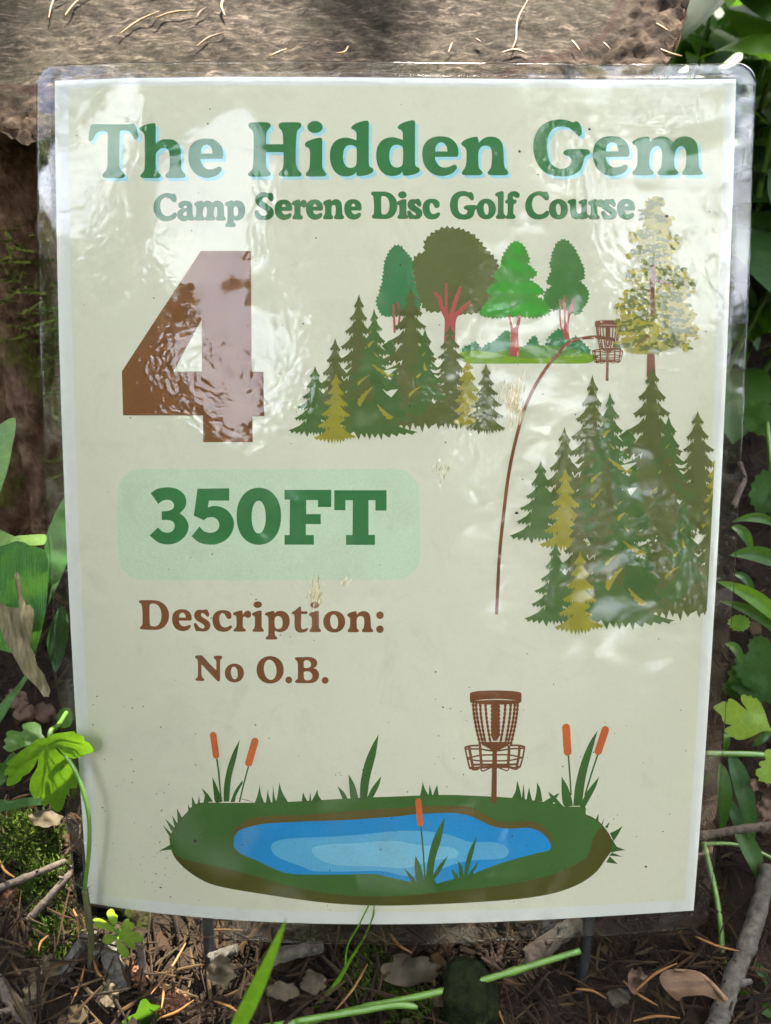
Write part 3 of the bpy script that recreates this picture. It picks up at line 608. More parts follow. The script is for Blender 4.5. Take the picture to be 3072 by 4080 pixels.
    # flight path
    path=curve('C2',"130,1745 150,1350 175,1100 205,850 250,620 310,400 370,260 440,140 500,60 545,15")+curve('G',"1400,857 1460,818 1530,797 1610,788 1650,789")+curve('W',"400,1590 470,1600 555,1618")
    L('printed_flight_path',(122,72,46),[stroke(path,13)])
    # ---- baskets
    def basket():
        so=[];ho=[]
        so.append(spline(parse("232,190 260,165 400,142 680,133 960,142 1110,165 1138,190 1135,330 1110,350 1090,365 900,380 680,385 480,380 265,352 232,330")))
        ho.append(spline(parse("310,312* 480,292 680,283 880,290 1050,310* 880,305 680,300 480,306")))
        so.append([(612,370),(748,370),(748,940),(705,1020),(640,1020),(605,940)])
        for k in range(8):
            y=420+k*70; so.append(ell(None,612,y,18,32,n=10)); so.append(ell(None,748,y,18,32,n=10))
        for x0,x1 in ((290,405),(340,460),(412,505),(507,595)):
            for sg in (0,1):
                nb=9
                for k in range(nb+1):
                    t=k/nb; x=x0+(x1-x0)*(t**1.5); y=395+670*t
                    if sg: x=1360-x
                    so.append(ell(None,x,y,25,44,rot=(-.15 if not sg else .15)*t*1.5,n=12))
        so.append([(400,1040),(960,1040),(900,1110),(720,1195),(640,1200),(480,1110)])
        st=lambda s,w:so.append(stroke(spline(parse(s),closed=False,nseg=5),w))
        st("135,1140 230,1112 420,1100",34); st("940,1100 1110,1105 1205,1135",34)
        st("150,1165 400,1165 530,1185 665,1200 800,1185 930,1165 1195,1150",30)
        st("180,1320 300,1300 420,1275 665,1268 900,1268 1040,1290 1160,1320",28)
        st("190,1340 320,1365 430,1375 665,1375 880,1370 1020,1350 1160,1315",28)
        st("250,1440 420,1440 665,1440 920,1440 1080,1430",40)
        st("215,1500 300,1500 420,1490 665,1480 900,1480 1000,1500 1110,1480",46)
        st("260,1520 310,1535 370,1525 400,1490",24); st("420,1500 440,1550 490,1545 600,1490",24); st("720,1490 830,1530 880,1548 910,1520 910,1480",22); st("920,1490 1000,1520 1060,1520 1090,1480",22)
        st("145,1140 185,1330 225,1500",30); st("1192,1140 1160,1320 1110,1490",30)
        st("215,1130 245,1290 280,1480",50); st("410,1100 420,1290 440,1500",48); st("920,1100 915,1290 895,1490",50); st("1105,1120 1090,1290 1055,1480",44)
        so.append([(628,1190),(708,1190),(700,2122),(602,2122)])
        return so,ho
    BR=(116,68,38)
    bs,bh=basket()
    L('printed_basket',(116,68,40),[[(1820+x/4.4233,2720+y/4.4233) for x,y in c] for c in bs],[[(1820+x/4.4233,2720+y/4.4233) for x,y in c] for c in bh])
    fb=lambda x,y:(2421.5+(x-680)/4.4233*.51,1276+(y-133)/4.4233*.537)
    L('printed_small_basket',(122,74,50),[[fb(*p) for p in c] for c in bs],[[fb(*p) for p in c] for c in bh])
    # ---- watercolour conifer
    rnd=random.Random(5)
    def blob(x,y,r,e=.6,k=9):
        a0=rnd.uniform(0,6.28); rot=rnd.uniform(-.5,.5); o=[]
        for j in range(k):
            a=a0+2*math.pi*j/k; rr=r*rnd.uniform(.55,1.25); xx=rr*math.cos(a); yy=rr*e*math.sin(a)
            o.append((x+xx*math.cos(rot)-yy*math.sin(rot),y+xx*math.sin(rot)+yy*math.cos(rot)))
        return o
    W_=lambda q:tr('W',q)
    L('printed_watercolour_tree',(128,84,66),[W_([(990,300),(1020,300),(1000,900),(990,1400),(985,1740),(1000,2030),(900,2030),(908,1700),(925,1400),(945,900)])])
    br=[(-1,-60,150,120),(1,90,130,130),(-1,-150,260,200),(1,170,330,150),(-1,-240,500,200),(1,240,560,330),(-1,-300,690,130),(1,200,700,250),(-1,-150,800,150),(1,330,900,200),(-1,-300,940,180),(1,430,1050,250),(-1,-360,1180,200),(1,360,1190,250),(-1,-420,1300,160),(1,430,1330,250),(-1,-420,1440,250),(1,440,1450,280),(-1,-420,1560,200),(1,460,1560,260),(-1,-430,1700,150),(1,380,1690,250),(-1,-200,1740,120),(1,60,1760,60)]
    base=jag(spline(parse('1030,45 1085,110 1060,180 1150,250 1210,330 1160,400 1240,520 1330,600 1190,690 1260,820 1400,900 1430,1060 1290,1110 1370,1260 1400,1380 1420,1500 1380,1650 1250,1690 1090,1740 1000,1760 850,1770 680,1760 570,1710 620,1600 560,1500 600,1400 580,1300 640,1250 570,1160 690,1100 720,950 830,900 800,800 900,740 720,690 830,610 770,500 870,440 840,380 880,280 960,200 940,80'),nseg=2),16,26,3)
    base=[(990+(x-990)*.84,y) for x,y in base]
    yel=[];oli=[];lig=[]
    for sg,dx,ty,th in br:
        cx=990; n_=int(14+abs(dx)/9)
        for k in range(n_):
            t=rnd.uniform(.05,1.0); x=cx+dx*t+rnd.gauss(0,14); y0=ty-abs(dx)*.28*(1-t)-20
            x+=0
            y=y0+rnd.uniform(-.28,.28)*th
            r=rnd.uniform(22,46)
            (yel if rnd.random()<.35+.4*t else (oli if rnd.random()<.6 else lig)).append(blob(x,y,r))
    for k in range(14): yel.append(blob(1010+rnd.gauss(0,38),85+rnd.uniform(-45,50),16))
    for sg,dx,ty,th in br:  # dark branch sprays
        for q in range(2):
            t0=rnd.uniform(.05,.25); t1=rnd.uniform(.6,.9); yy=ty-abs(dx)*.28
            pts=[(990+dx*t,ty-abs(dx)*.28*(1-t)+rnd.uniform(-.15,.15)*th*.5) for t in np.linspace(t0,t1,6)]
            oli.append(stroke(pts,26,taper=[rnd.uniform(14,34) for _ in pts]))
    L('printed_watercolour_tree',(162,153,88),[W_(base)],[W_(blob(990+rnd.choice((-1,1))*rnd.uniform(60,400)*(y/1700.),y,rnd.uniform(16,38))) for y in [rnd.uniform(300,1720) for _ in range(75)]])
    L('printed_watercolour_tree',(176,166,84),[W_(b) for b in lig])
    L('printed_watercolour_tree',(164,150,58),[W_(b) for b in yel])
    L('printed_watercolour_tree',(108,112,60),[W_(b) for b in oli])
    L('printed_watercolour_tree',(175,165,70),[W_(blob(990+rnd.choice((-1,1))*rnd.uniform(30,420)*(y/1700.),y,rnd.uniform(9,17))) for y in [rnd.uniform(250,1720) for _ in range(150)]])
    L('printed_watercolour_tree',(126,84,64),[W_(stroke([(975,780),(965,950),(960,1150),(968,1330)],40,taper=[44,60,50,40])),W_(stroke([(1000,960),(1090,985),(1180,1010)],30,taper=[40,30,14])),W_(stroke([(910,1570),(850,1620),(780,1690)],20,taper=[24,16,10]))])
    # ---- right clusters
    f2=lambda x,y:(2359.2+(x-550)/1.666*1.175-( (x-550)*.012 if x>550 else 0),1493+(y-535)/1.666*1.18)
    ea=(2848.4,1784);eb=(2815,2414)
    dd=(eb[0]-ea[0],eb[1]-ea[1]); ea2=(ea[0]-dd[0],ea[1]-dd[1]); 
    cl=(ea2,eb)
    cluster('printed_firs',f2,cl,seed=10)
    f3=lambda x,y:(lambda q:(q[0]+97/1.666,q[1]+548/1.666))(f2(x,y))
    # lower copy
    N0=len(LAY)
    def f3c(x,y):
        q=f2(x,y); return (q[0]+58,q[1]+329)
    cluster('printed_firs',f3c,cl,seed=10,full=False)
    # lower copy: drop whatever of it stands above the upper one's middle (the print shows only its lower left trees)
    # ---- pond
    def PP(s): # P1 string then '|' P2 string
        a,b=s.split('|'); return spline([(*q,c[2]) for q,c in zip(tr('P1',[p[:2] for p in parse(a)]),parse(a))]+[(*q,c[2]) for q,c in zip(tr('P2',[p[:2] for p in parse(b)]),parse(b))],nseg=3)
    island=PP("330,580 280,600 235,650 180,710 135,790 128,850 140,900 165,950 220,1010 300,1070 400,1120 550,1155 800,1195 1000,1225 1200,1248 1400,1260 1600,1263|200,1508 500,1495 800,1475 1000,1450 1150,1415 1280,1360 1380,1285 1440,1200 1490,1130 1482,1080 1450,1020 1400,960 1340,920 1305,905 1303,860 1160,855 1130,842 1000,820 820,798 600,785 400,778 200,782 83,787 -133,795 -333,805 -583,820 -783,828 -933,830 -1090,830")
    L('printed_pond',(80,78,30),[island])
    green=PP("335,585 285,605 240,655 190,712 145,790 140,850 175,930 300,975 480,1010 700,1070 950,1140 1200,1185 1400,1200 1600,1200|150,1445 400,1415 700,1385 1000,1330 1200,1260 1320,1180 1350,1080 1375,1030 1400,1000 1415,985 1390,965 1340,930 1300,910 1300,865 1160,860 1130,846 1000,824 820,802 600,789 400,782 200,786 83,791 -133,799 -333,809 -583,824 -783,832 -933,834 -1085,834")
    L('printed_pond',(66,100,46),[green])
    rim=PP("560,870 545,800 575,740 650,690 760,668 1000,662 1250,640 1500,622 1666,615|150,852 350,848 480,850 560,870 640,910 700,945 800,955 920,952 1000,970 1060,1020 1090,1085 1040,1100 700,1030 300,960 -400,1000 -900,1090")
    L('printed_pond',(98,84,40),[rim])
    water=PP("552,860 555,810 580,770 640,745 750,720 1000,705 1250,697 1450,685 1666,668|150,908 350,898 450,900 530,915 600,945 680,985 760,1000 850,1000 930,997 1000,1020 1050,1065 1075,1115 1060,1145 1000,1160 880,1190 760,1225 620,1275 500,1325 400,1358 300,1370 200,1362 0,1325 -83,1303 -283,1305 -583,1305 -683,1295 -783,1260 -883,1210 -983,1168 -1022,1132")
    L('printed_pond',(38,134,190),[water])
    w2=PP("800,880 815,845 870,825 1000,812 1200,805 1400,790 1600,770|120,1015 250,1020 370,1035 450,1060 540,1090 680,1090 760,1110 795,1155 770,1190 700,1205 560,1210 420,1240 300,1290 150,1320 0,1290 -83,1280 -283,1286 -503,1283 -583,1250 -683,1215 -753,1180")
    L('printed_pond',(92,164,198),[w2])
    w3=PP("1070,895 1090,870 1200,855 1400,845 1600,830|200,1110 340,1118 430,1130 465,1165 440,1195 340,1205 240,1225 120,1262 0,1258 -83,1250 -333,1245 -433,1220 -493,1182")
    L('printed_pond',(120,182,204),[w3])
    GB=(62,96,44)
    def blades(z,lst): return [tr(z,spline(parse(s),nseg=3)) for s in lst]
    bl=blades('P1',["55,900* 135,855* 140,890*","80,725* 140,785* 130,810*","98,685* 160,745* 140,770*","120,805* 150,840* 135,860*","143,662* 185,725* 160,740*","176,615* 215,690* 180,720*","250,590* 275,640* 250,645*","275,535* 305,600* 275,612*","322,530* 330,590* 310,600*","360,530* 385,580* 350,590*","338,480* 380,520 415,572* 380,575*","410,408* 445,480 480,572* 430,575 418,500","593,160* 570,280 535,420 522,572* 485,572* 487,480 505,370 545,250","610,430* 612,450* 570,530 560,575* 530,575* 560,500","560,545* 640,560 700,580*","725,462* 733,520 755,580* 692,580* 710,530","780,485* 785,530 802,580* 765,580*","813,460* 822,530 838,580* 808,580*","855,445* 875,510 915,578* 832,578* 845,520","1012,508* 1025,540 1042,568* 1003,568*","1060,508* 1068,565* 1052,567*","1108,490* 1115,530 1140,565* 1070,565* 1090,530","1240,468* 1285,510 1312,558* 1275,556*","1314,390* 1355,460 1380,552* 1330,555 1320,480","1514,125* 1495,260 1455,420 1438,550* 1390,552* 1393,450 1420,320 1465,210","1532,402* 1515,470 1475,548* 1435,552* 1470,480"])
    bl+=blades('P2',["223,690* 240,740 265,782* 205,785* 215,740","270,705* 278,740 288,780* 262,780*","320,708* 325,750 330,782* 290,782*","850,680* 868,740 882,805* 815,800* 840,750","893,700* 898,760 902,808* 880,806*","930,722* 938,770 950,812* 912,810*","982,693* 1005,740 1018,820* 965,815* 978,760","1055,755* 1100,790 1140,835 1165,860* 1120,850 1075,800","1133,762* 1080,790 1015,830* 1080,835 1100,815","1145,655* 1185,720 1212,800 1220,850* 1160,850 1145,760","1385,348* 1350,480 1305,660 1280,850* 1222,850* 1235,720 1275,560 1330,430","1395,655* 1370,730 1300,860* 1265,860* 1310,760","1390,900* 1390,950* 1368,945*","1425,930* 1418,975* 1410,970*","1465,955* 1450,1000* 1432,990*","1552,980* 1520,1040 1490,1085* 1465,1030* 1510,1010","1568,1143* 1510,1120* 1480,1070* 1475,1160* 1515,1150*","1550,1188* 1480,1160* 1460,1180*","1518,1236* 1465,1185* 1440,1225*"])
    bl2=blades('P2',["100,1262* 150,1310 195,1370* 150,1355","175,1180* 215,1260 235,1380* 190,1375 170,1270","372,925* 350,1060 305,1210 285,1380* 240,1380* 250,1260 280,1110 325,1000","390,1180* 350,1270 280,1370* 265,1370* 320,1260","410,1265* 450,1300 470,1350* 440,1345","457,1215* 485,1250 497,1320* 470,1330 462,1270","583,1050* 560,1160 535,1250 520,1330* 495,1335* 505,1240 535,1140","592,1215* 580,1260 545,1310* 530,1300","180,1400* 200,1340 300,1340 320,1400* 250,1420"])
    stm=[stroke(curve('P1',"440,288 452,380 470,570"),6),stroke(curve('P1',"650,340 625,430 590,575"),6),stroke(curve('P2',"1190,515 1200,650 1208,780"),6.5),stroke(curve('P2',"1385,510 1345,630 1300,780"),6.5),stroke(curve('P2',"212,985 225,1130 240,1350"),6)]
    L('printed_pond',GB,bl+bl2+stm+[tr('P2',[(150,1420),(200,1365),(320,1365),(520,1310),(560,1290),(560,1330),(300,1430)])])
    def cap(z,x0,y0,x1,y1,w):
        a=math.atan2(y1-y0,x1-x0); o=[]
        for k in range(9): t=a+math.pi/2+math.pi*k/8; o.append((x0+w/2*math.cos(t),y0+w/2*math.sin(t)))
        for k in range(9): t=a-math.pi/2+math.pi*k/8; o.append((x1+w/2*math.cos(t),y1+w/2*math.sin(t)))
        return tr(z,o)
    L('printed_pond',(196,98,50),[cap('P1',416,130,435,265,42),cap('P1',693,172,652,315,48),cap('P2',1175,330,1185,492,52),cap('P2',1435,345,1388,487,50),cap('P2',195,820,207,965,40)])
    # panel and lettering
    GREEN=(60,116,66); SHA=(158,206,212)
    L('distance_panel',(194,208,176),[panel])
    def word(part,col,gl,sep=False):
        for g in gl: L(part,col,g.s,g.h)
    word('title_lettering',SHA,[g.shift(12,12) for g in title])
    word('title_lettering',GREEN,title)
    word('subtitle_lettering',(84,96,52),sub)
    word('subtitle_lettering',GREEN,sub_in)
    word('hole_number',(124,80,46),[four])
    word('distance_lettering',(58,116,64),[three,five,zero,F_,T2])
    word('description_lettering',(124,76,44),descr)
    # stains (dirt film on the sheet)

    out = []
    for part, col, so, ho in LAY:
        def cv(c): return [(float(a) / 1000, float(b) / 1000) for a, b in inv(np.array(c))]
        def clean(c):
            q = [c[0]]
            for p in c[1:]:
                if abs(p[0] - q[-1][0]) + abs(p[1] - q[-1][1]) > 1.2: q.append(p)
            return q
        g = ([cv(clean(c)) for c in so if len(c) > 2], [cv(clean(c)) for c in ho if len(c) > 2])
        if out and out[-1][0] == part and out[-1][1] == col and part.endswith(('lettering', 'number')): out[-1][2].append(g)
        else: out.append((part, col, [g]))
    return out
PW, PH = .2159, .2794
def rodr(w):
    w = Vector(w); a = w.length; return Matrix.Rotation(a, 3, w.normalized())
Rcam = Matrix.Rotation(R(90 - PITCH), 3, 'X')
SIGN_ROT = Rcam @ rodr(POSE[:3])
SIGN_LOC = Rcam @ (Vector(POSE[3:6]) / 1000) + Vector((0, 0, CAM_H))
BASE = Vector((0, -PH / 2, 0))
def bulge(u, v):
    p = POSE[6:]
    return (p[0] * (1 - v * v) + p[1] * (v - v ** 3) + p[2] * (1 - u * u) + p[3] * (1 - u * u) * v + p[4] * (1 - u * u) * v * v + p[5] * (u - u ** 3) + p[6] * (1 - v * v) * u) / 1000
def sheet_pt(x, y, z=0.0):
    """x, y on the sheet in metres from its middle -> the sign's own space"""
    u = max(-1.08, min(1.08, x / PW * 2)); v = max(-1.08, min(1.08, y / PH * 2))
    return Vector((x, y, bulge(u, v) + z)) - BASE
sign = thing('tee_sign', (0, 0, 0), 'laminated paper disc golf sign lettered The Hidden Gem on wire legs', 'sign')
sign.matrix_world = Matrix.Translation(SIGN_LOC + SIGN_ROT @ BASE) @ SIGN_ROT.to_4x4()
K_INK = 1.02
def ink(name, c, k=K_INK, grain=.12):
    M = Mat(name); v = M.coord(); n = M.noise(v, 1500, 3, .6); n2 = M.noise(v, 90, 3, .5)
    a = lin(c, k * (1 - grain)); b_ = lin(c, k * (1 + grain))
    col = M.mix(M.math('ADD', M.math('MULTIPLY', M.math('SUBTRACT', n, .5), 1.3), M.math('ADD', .25, M.math('MULTIPLY', n2, .5))), a, b_)
    return M.done(M.principled(col, .85, .12))
INKS = {}
def ink_of(c):
    if c not in INKS: INKS[c] = ink('ink_%03d_%03d_%03d' % c, c)
    return INKS[c]
PAPER = ink('white_paper', (229, 226, 214), .88, .03)
CREAM = ink('printed_cream', (212, 207, 181), K_INK, .04)
GRID = .005
def grid_cut(bm):
    xs = [v.co.x for v in bm.verts]; ys = [v.co.y for v in bm.verts]
    for ax, vals in ((0, xs), (1, ys)):
        k = math.floor(min(vals) / GRID) + 1
        while k * GRID < max(vals):
            co = [0, 0, 0]; no = [0, 0, 0]; co[ax] = k * GRID; no[ax] = 1
            bmesh.ops.bisect_plane(bm, geom=bm.verts[:] + bm.edges[:] + bm.faces[:], dist=1e-7, plane_co=co, plane_no=no)
            k += 1
def print_faces(bm, solids, holes, z, mi):
    """fill the union of solids minus holes, bent on to the sheet at height z"""
    vs = []; fs = []
    for c in solids + holes:
        if sum(c[i - 1][0] * c[i][1] - c[i][0] * c[i - 1][1] for i in range(len(c))) < 0: c = c[::-1]
        o = len(vs); vs += [Vector(p) for p in c]; fs.append(list(range(o, o + len(c))))
    rv, re, rf, ov, oe, of = delaunay_2d_cdt(vs, [], fs, 1, 1e-6)
    t = bmesh.new(); tv = [t.verts.new((p[0], p[1], 0)) for p in rv]
    ns = len(solids)
    for f, src in zip(rf, of):
        if any(i < ns for i in src) and not any(i >= ns for i in src):
            try: t.faces.new([tv[i] for i in f])
            except ValueError: pass
    bmesh.ops.delete(t, geom=[v for v in t.verts if not v.link_faces], context='VERTS')
    if not t.faces: t.free(); return
    grid_cut(t)
    mp = {}
    for v in t.verts: mp[v] = bm.verts.new(sheet_pt(v.co.x, v.co.y, z))
    for f in t.faces:
        n = bm.faces.new([mp[v] for v in f.verts]); n.material_index = mi; n.smooth = True
        f.normal_update()
        if f.normal.z < 0: n.normal_flip()
    t.free()
def build_print():
    parts = {}; order = {}
    for part, col, groups in print_artwork():
        if part not in parts: parts[part] = (bmesh.new(), [], [0])
        bm, cols, cnt = parts[part]
        if col not in cols: cols.append(col)
        lettering = part.endswith(('lettering', 'number'))
        z0 = {'distance_panel': 1, 'distance_lettering': 3, 'printed_firs': 14, 'printed_flight_path': 13, 'printed_small_basket': 15, 'printed_basket': 12, 'printed_watercolour_tree': 16}.get(part, 2)
        cnt[0] += 1
        zz = (z0 + cnt[0]) * .000014
        for so, ho in groups: print_faces(bm, so, ho, zz, cols.index(col))
    for part, (bm, cols, cnt) in parts.items():
        me = bpy.data.meshes.new(part); bm.to_mesh(me); bm.free()
        for c in cols: me.materials.append(ink_of(tuple(c)))
        o = bpy.data.objects.new(part, me); C.objects.link(o); o.parent = sign
        order[part] = o
    lab = {'title_lettering': 'green title reading The Hidden Gem with a pale blue shadow', 'subtitle_lettering': 'small green line reading Camp Serene Disc Golf Course',
           'hole_number': 'large brown number 4', 'distance_lettering': 'green letters reading 350FT', 'distance_panel': 'pale green rounded panel',
           'description_lettering': 'brown words Description: No O.B.', 'printed_pond': 'printed blue pond with cattails', 'printed_firs': 'printed clusters of olive and green firs',
           'printed_grove': 'printed row of green trees with red trunks', 'printed_basket': 'printed brown disc golf basket by the pond', 'printed_small_basket': 'small printed brown disc golf basket',
           'printed_flight_path': 'thin brown curved line', 'printed_watercolour_tree': 'printed yellow green watercolour conifer'}
    for k, o in order.items(): o['label'] = lab[k]
build_print()
def sheet_mesh(name, x0, x1, y0, y1, z, mat, thick=0.0):
    bm = bmesh.new()
    c = [(x0, y0), (x1, y0), (x1, y1), (x0, y1)]
    print_faces(bm, [c], [], z, 0)
    if thick:
        bmesh.ops.solidify(bm, geom=bm.faces[:], thickness=thick)
    me = bpy.data.meshes.new(name); bm.to_mesh(me); bm.free(); me.materials.append(mat)
    o = bpy.data.objects.new(name, me); C.objects.link(o); o.parent = sign; return o
sheet_mesh('paper_sheet', -PW / 2, PW / 2, -PH / 2, PH / 2, 0, PAPER)
sheet_mesh('paper_back', -PW / 2, PW / 2, -PH / 2, PH / 2, -.00025, PAPER)
sheet_mesh('printed_background', -.1034, .1044, -.1353, .1371, .000014, CREAM)

def film_material():
    M = Mat('laminating_film'); v = M.coord()
    vo = M.n('ShaderNodeTexVoronoi', feature='SMOOTH_F1'); vo.inputs['Scale'].default_value = 380; vo.inputs['Smoothness'].default_value = .6; vo.inputs['Randomness'].default_value = 1
    dist = M.n('ShaderNodeVectorMath', operation='ADD'); nz = M.n('ShaderNodeTexNoise'); nz.inputs['Scale'].default_value = 120; M.l(v, nz.inputs['Vector'])
    sc = M.n('ShaderNodeVectorMath', operation='SCALE'); sc.inputs['Scale'].default_value = .010; M.l(nz.outputs['Color'], sc.inputs[0])
    M.l(v, dist.inputs[0]); M.l(sc.outputs[0], dist.inputs[1]); M.l(dist.outputs[0], vo.inputs['Vector'])
    patch = M.ramp(M.noise(v, 34, 4, .6), [(.50, (.02, .02, .02)), (.60, (1, 1, 1))])
    h1 = M.math('MULTIPLY', M.math('MULTIPLY', vo.outputs['Distance'], patch), M.math('SUBTRACT', 1.0, M.attr('margin')))
    big = M.noise(v, 30, 2, .5); med = M.noise(v, 95, 3, .5)
    b1 = M.bump(h1, .22, .0005)
    b2 = M.bump(big, .25, .0006, b1)
    b3 = M.bump(med, .1, .0003, b2)
    gl = M.n('ShaderNodeBsdfGlossy'); gl.inputs['Roughness'].default_value = .032; M.l(b3, gl.inputs['Normal'])
    tr = M.n('ShaderNodeBsdfTransparent'); tr.inputs[0].default_value = (.97, .975, .965, 1)
    fr = M.n('ShaderNodeFresnel'); fr.inputs['IOR'].default_value = 1.37; M.l(b3, fr.inputs['Normal'])
    df = M.n('ShaderNodeBsdfDiffuse'); df.inputs[0].default_value = (.75, .78, .76, 1)
    sc2 = M.ramp(M.noise(v, 420, 6, .7), [(.5, (.004, .004, .004)), (.8, (.03, .03, .03))])
    stain = M.ramp(M.noise(v, 55, 6, .65, .6), [(.52, (0, 0, 0)), (.72, (.075, .075, .075))]); sc2 = M.math('ADD', sc2, stain)
    df.inputs[0].default_value = (.55, .50, .38, 1)
    m1 = M.n('ShaderNodeMixShader'); M.l(sc2, m1.inputs[0]); M.l(tr.outputs[0], m1.inputs[1]); M.l(df.outputs[0], m1.inputs[2])
    m2 = M.n('ShaderNodeMixShader'); M.l(fr.outputs[0], m2.inputs[0]); M.l(m1.outputs[0], m2.inputs[1]); M.l(gl.outputs[0], m2.inputs[2])
    return M.done(m2.outputs[0])
FILM = film_material()
def make_film():
    L_, Rr, T_, B_ = -PW / 2 - .0062, PW / 2 + .0060, PH / 2 + .0048, -PH / 2 - .0074
    def axis(a, b, pa, pb):
        s = set(np.round(np.arange(math.ceil(a / .004) * .004, b, .004), 6))
        for e in (pa, pb):
            for d in np.linspace(-.0026, .0026, 14): s.add(round(e + d, 6))
        s |= {a, b}
        for e, sg in ((a, 1), (b, -1)):
            for d in (.0005, .001, .002, .003, .0045): s.add(round(e + sg * d, 6))
        s = sorted(x for x in s if a <= x <= b)
        o = [s[0]]
        for x in s[1:]:
            if x - o[-1] > 1e-4: o.append(x)
        return o
    xs = axis(L_, Rr, -PW / 2, PW / 2); ys = axis(B_, T_, -PH / 2, PH / 2)
    rc = .0062
    def corner(x, y):
        # pull the outer corners in to a rounded shape
        for cx, cy, sx, sy in ((L_ + rc, T_ - rc, -1, 1), (Rr - rc, T_ - rc, 1, 1), (L_ + rc, B_ + rc, -1, -1), (Rr - rc, B_ + rc, 1, -1)):
            dx, dy = (x - cx) * sx, (y - cy) * sy
            if dx > 0 and dy > 0:
                m = max(dx, dy); h = math.hypot(dx, dy)
                return cx + sx * dx * m / h, cy + sy * dy * m / h
        return x, y
    def zf(x, y):
        e = max(abs(x) - PW / 2, abs(y) - PH / 2) # outside the paper
        t = max(0, min(1, (e + .0002) / .0016)); t = t * t * (3 - 2 * t)
        wob = (.00025 * math.sin(x * 95) * math.sin(y * 120 + 1)) * t
        return .00085 * (1 - t) + .00012 * t + wob
    b = MB(); edge = []
    for side in (1, -1):
        o = len(b.v); nx = len(xs)
        for y in ys:
            for x in xs:
                X, Y = corner(x, y)
                e_ = max(abs(X) - PW / 2, abs(Y) - PH / 2); edge.append(max(0.0, min(1.0, (e_ + .0004) / .001)))
                b.v.append(tuple(sheet_pt(X, Y, zf(X, Y) if side > 0 else -.0004)))
        for j in range(len(ys) - 1):
            for i in range(nx - 1):
                q = (o + j * nx + i, o + j * nx + i + 1, o + (j + 1) * nx + i + 1, o + (j + 1) * nx + i)
                b.f.append(q if side > 0 else q[::-1]); b.m.append(0)
    n = len(xs) * len(ys); nx = len(xs)
    ring = list(range(nx)) + [j * nx + nx - 1 for j in range(1, len(ys))] + [(len(ys) - 1) * nx + i for i in range(nx - 2, -1, -1)] + [j * nx for j in range(len(ys) - 2, 0, -1)]
    for k in range(len(ring)):
        a, c = ring[k], ring[(k + 1) % len(ring)]
        b.f.append((a, a + n, c + n, c)); b.m.append(0)
    o = b.build('laminate_film', FILM, sign)
    o.data.attributes.new('margin', 'FLOAT', 'POINT').data.foreach_set('value', edge); return o
film = make_film()
film['label'] = 'clear bubbled plastic pouch with a wide see-through edge'
# dirt on the film: specks and dried smears
def film_dirt():
    dr = random.Random(8); b = MB()
    def speck(x, y, r):
        n = 7; b.add([sheet_pt(x + r * dr.uniform(.6, 1.2) * math.cos(k * 6.283 / n), y + r * dr.uniform(.5, 1.1) * math.sin(k * 6.283 / n), .00100) for k in range(n)], [tuple(range(n))])
    for k in range(60):
        speck(-.078 + dr.gauss(0, .008), -.118 + dr.gauss(0, .006), dr.choice((.00012, .00016, .0002)))
    for k in range(190):
        speck(dr.uniform(-.103, .103), dr.uniform(-.134, .134) if k % 2 else dr.uniform(-.134, -.05), dr.choice((.00018, .0002, .00025, .0003)))
    for x, y, r in SPECKS: speck(x, y, r)
    tag(b.build('dirt_specks', simple('dirt_speck', (.012, .009, .007, 1), (.05, .035, .025, 1), 900), sign), kind='stuff')
    b = MB()
    for cx, cy, w, h, n, lean in SMEARS:
        for k in range(n):
            x = cx + dr.gauss(0, w); y = cy + dr.gauss(0, h * .35); L_ = dr.uniform(.15, .6) * h; ww = dr.uniform(.0001, .0004)
            p = [(x, y), (x + lean * L_ * .5 + dr.uniform(-.0004, .0004), y - L_ * .5), (x + lean * L_, y - L_)]
            b.add([sheet_pt(p[0][0], p[0][1], .00097 + k * 1e-7), sheet_pt(p[1][0] - ww, p[1][1], .00097 + k * 1e-7), sheet_pt(p[2][0], p[2][1], .00097 + k * 1e-7), sheet_pt(p[1][0] + ww, p[1][1], .00097 + k * 1e-7)], [(0, 1, 2, 3)])
    M = Mat('dried_smear'); t = M.n('ShaderNodeBsdfTransparent'); d = M.n('ShaderNodeBsdfDiffuse'); M.l(M.ramp(M.rand_island(), [(0, (.40, .31, .15)), (1, (.58, .49, .30))]), d.inputs[0])
    m = M.n('ShaderNodeMixShader'); m.inputs[0].default_value = .45; M.l(t.outputs[0], m.inputs[1]); M.l(d.outputs[0], m.inputs[2])
    tag(b.build('dirt_smears', M.done(m.outputs[0]), sign), kind='stuff')
SPECKS = [(.0870, .0972, .0006), (-.0665, -.1107, .0006), (-.0795, -.1290, .0005), (.0410, .0025, .0006), (.0620, .1240, .0005), (.0400, .1170, .0005), (.0890, -.1210, .0005)]
SMEARS = [(.0400, .0410, .0016, .0085, 110, -.12), (-.0240, -.0225, .0011, .0075, 60, -.22), (-.0150, -.0190, .0008, .004, 18, -.3), (.0165, .0170, .0013, .006, 12, -.2), (.0405, .0560, .0007, .006, 5, -.05)]
film_dirt()
def wire_leg(x, lean):
    b = MB(); path = []; rad = []
    for k in range(90):
        t = k / 89; y = .02 - t * .085
        path.append(Vector((x + lean * max(0, -y), y, -.0032))); rad.append(.0019 + (.00016 if k % 2 else 0))
    b.tube(path, rad, 12)
    return b.build('wire_leg', WIRE, sign)
wire_leg(-.0662, .02); wire_leg(.0722, -.07)

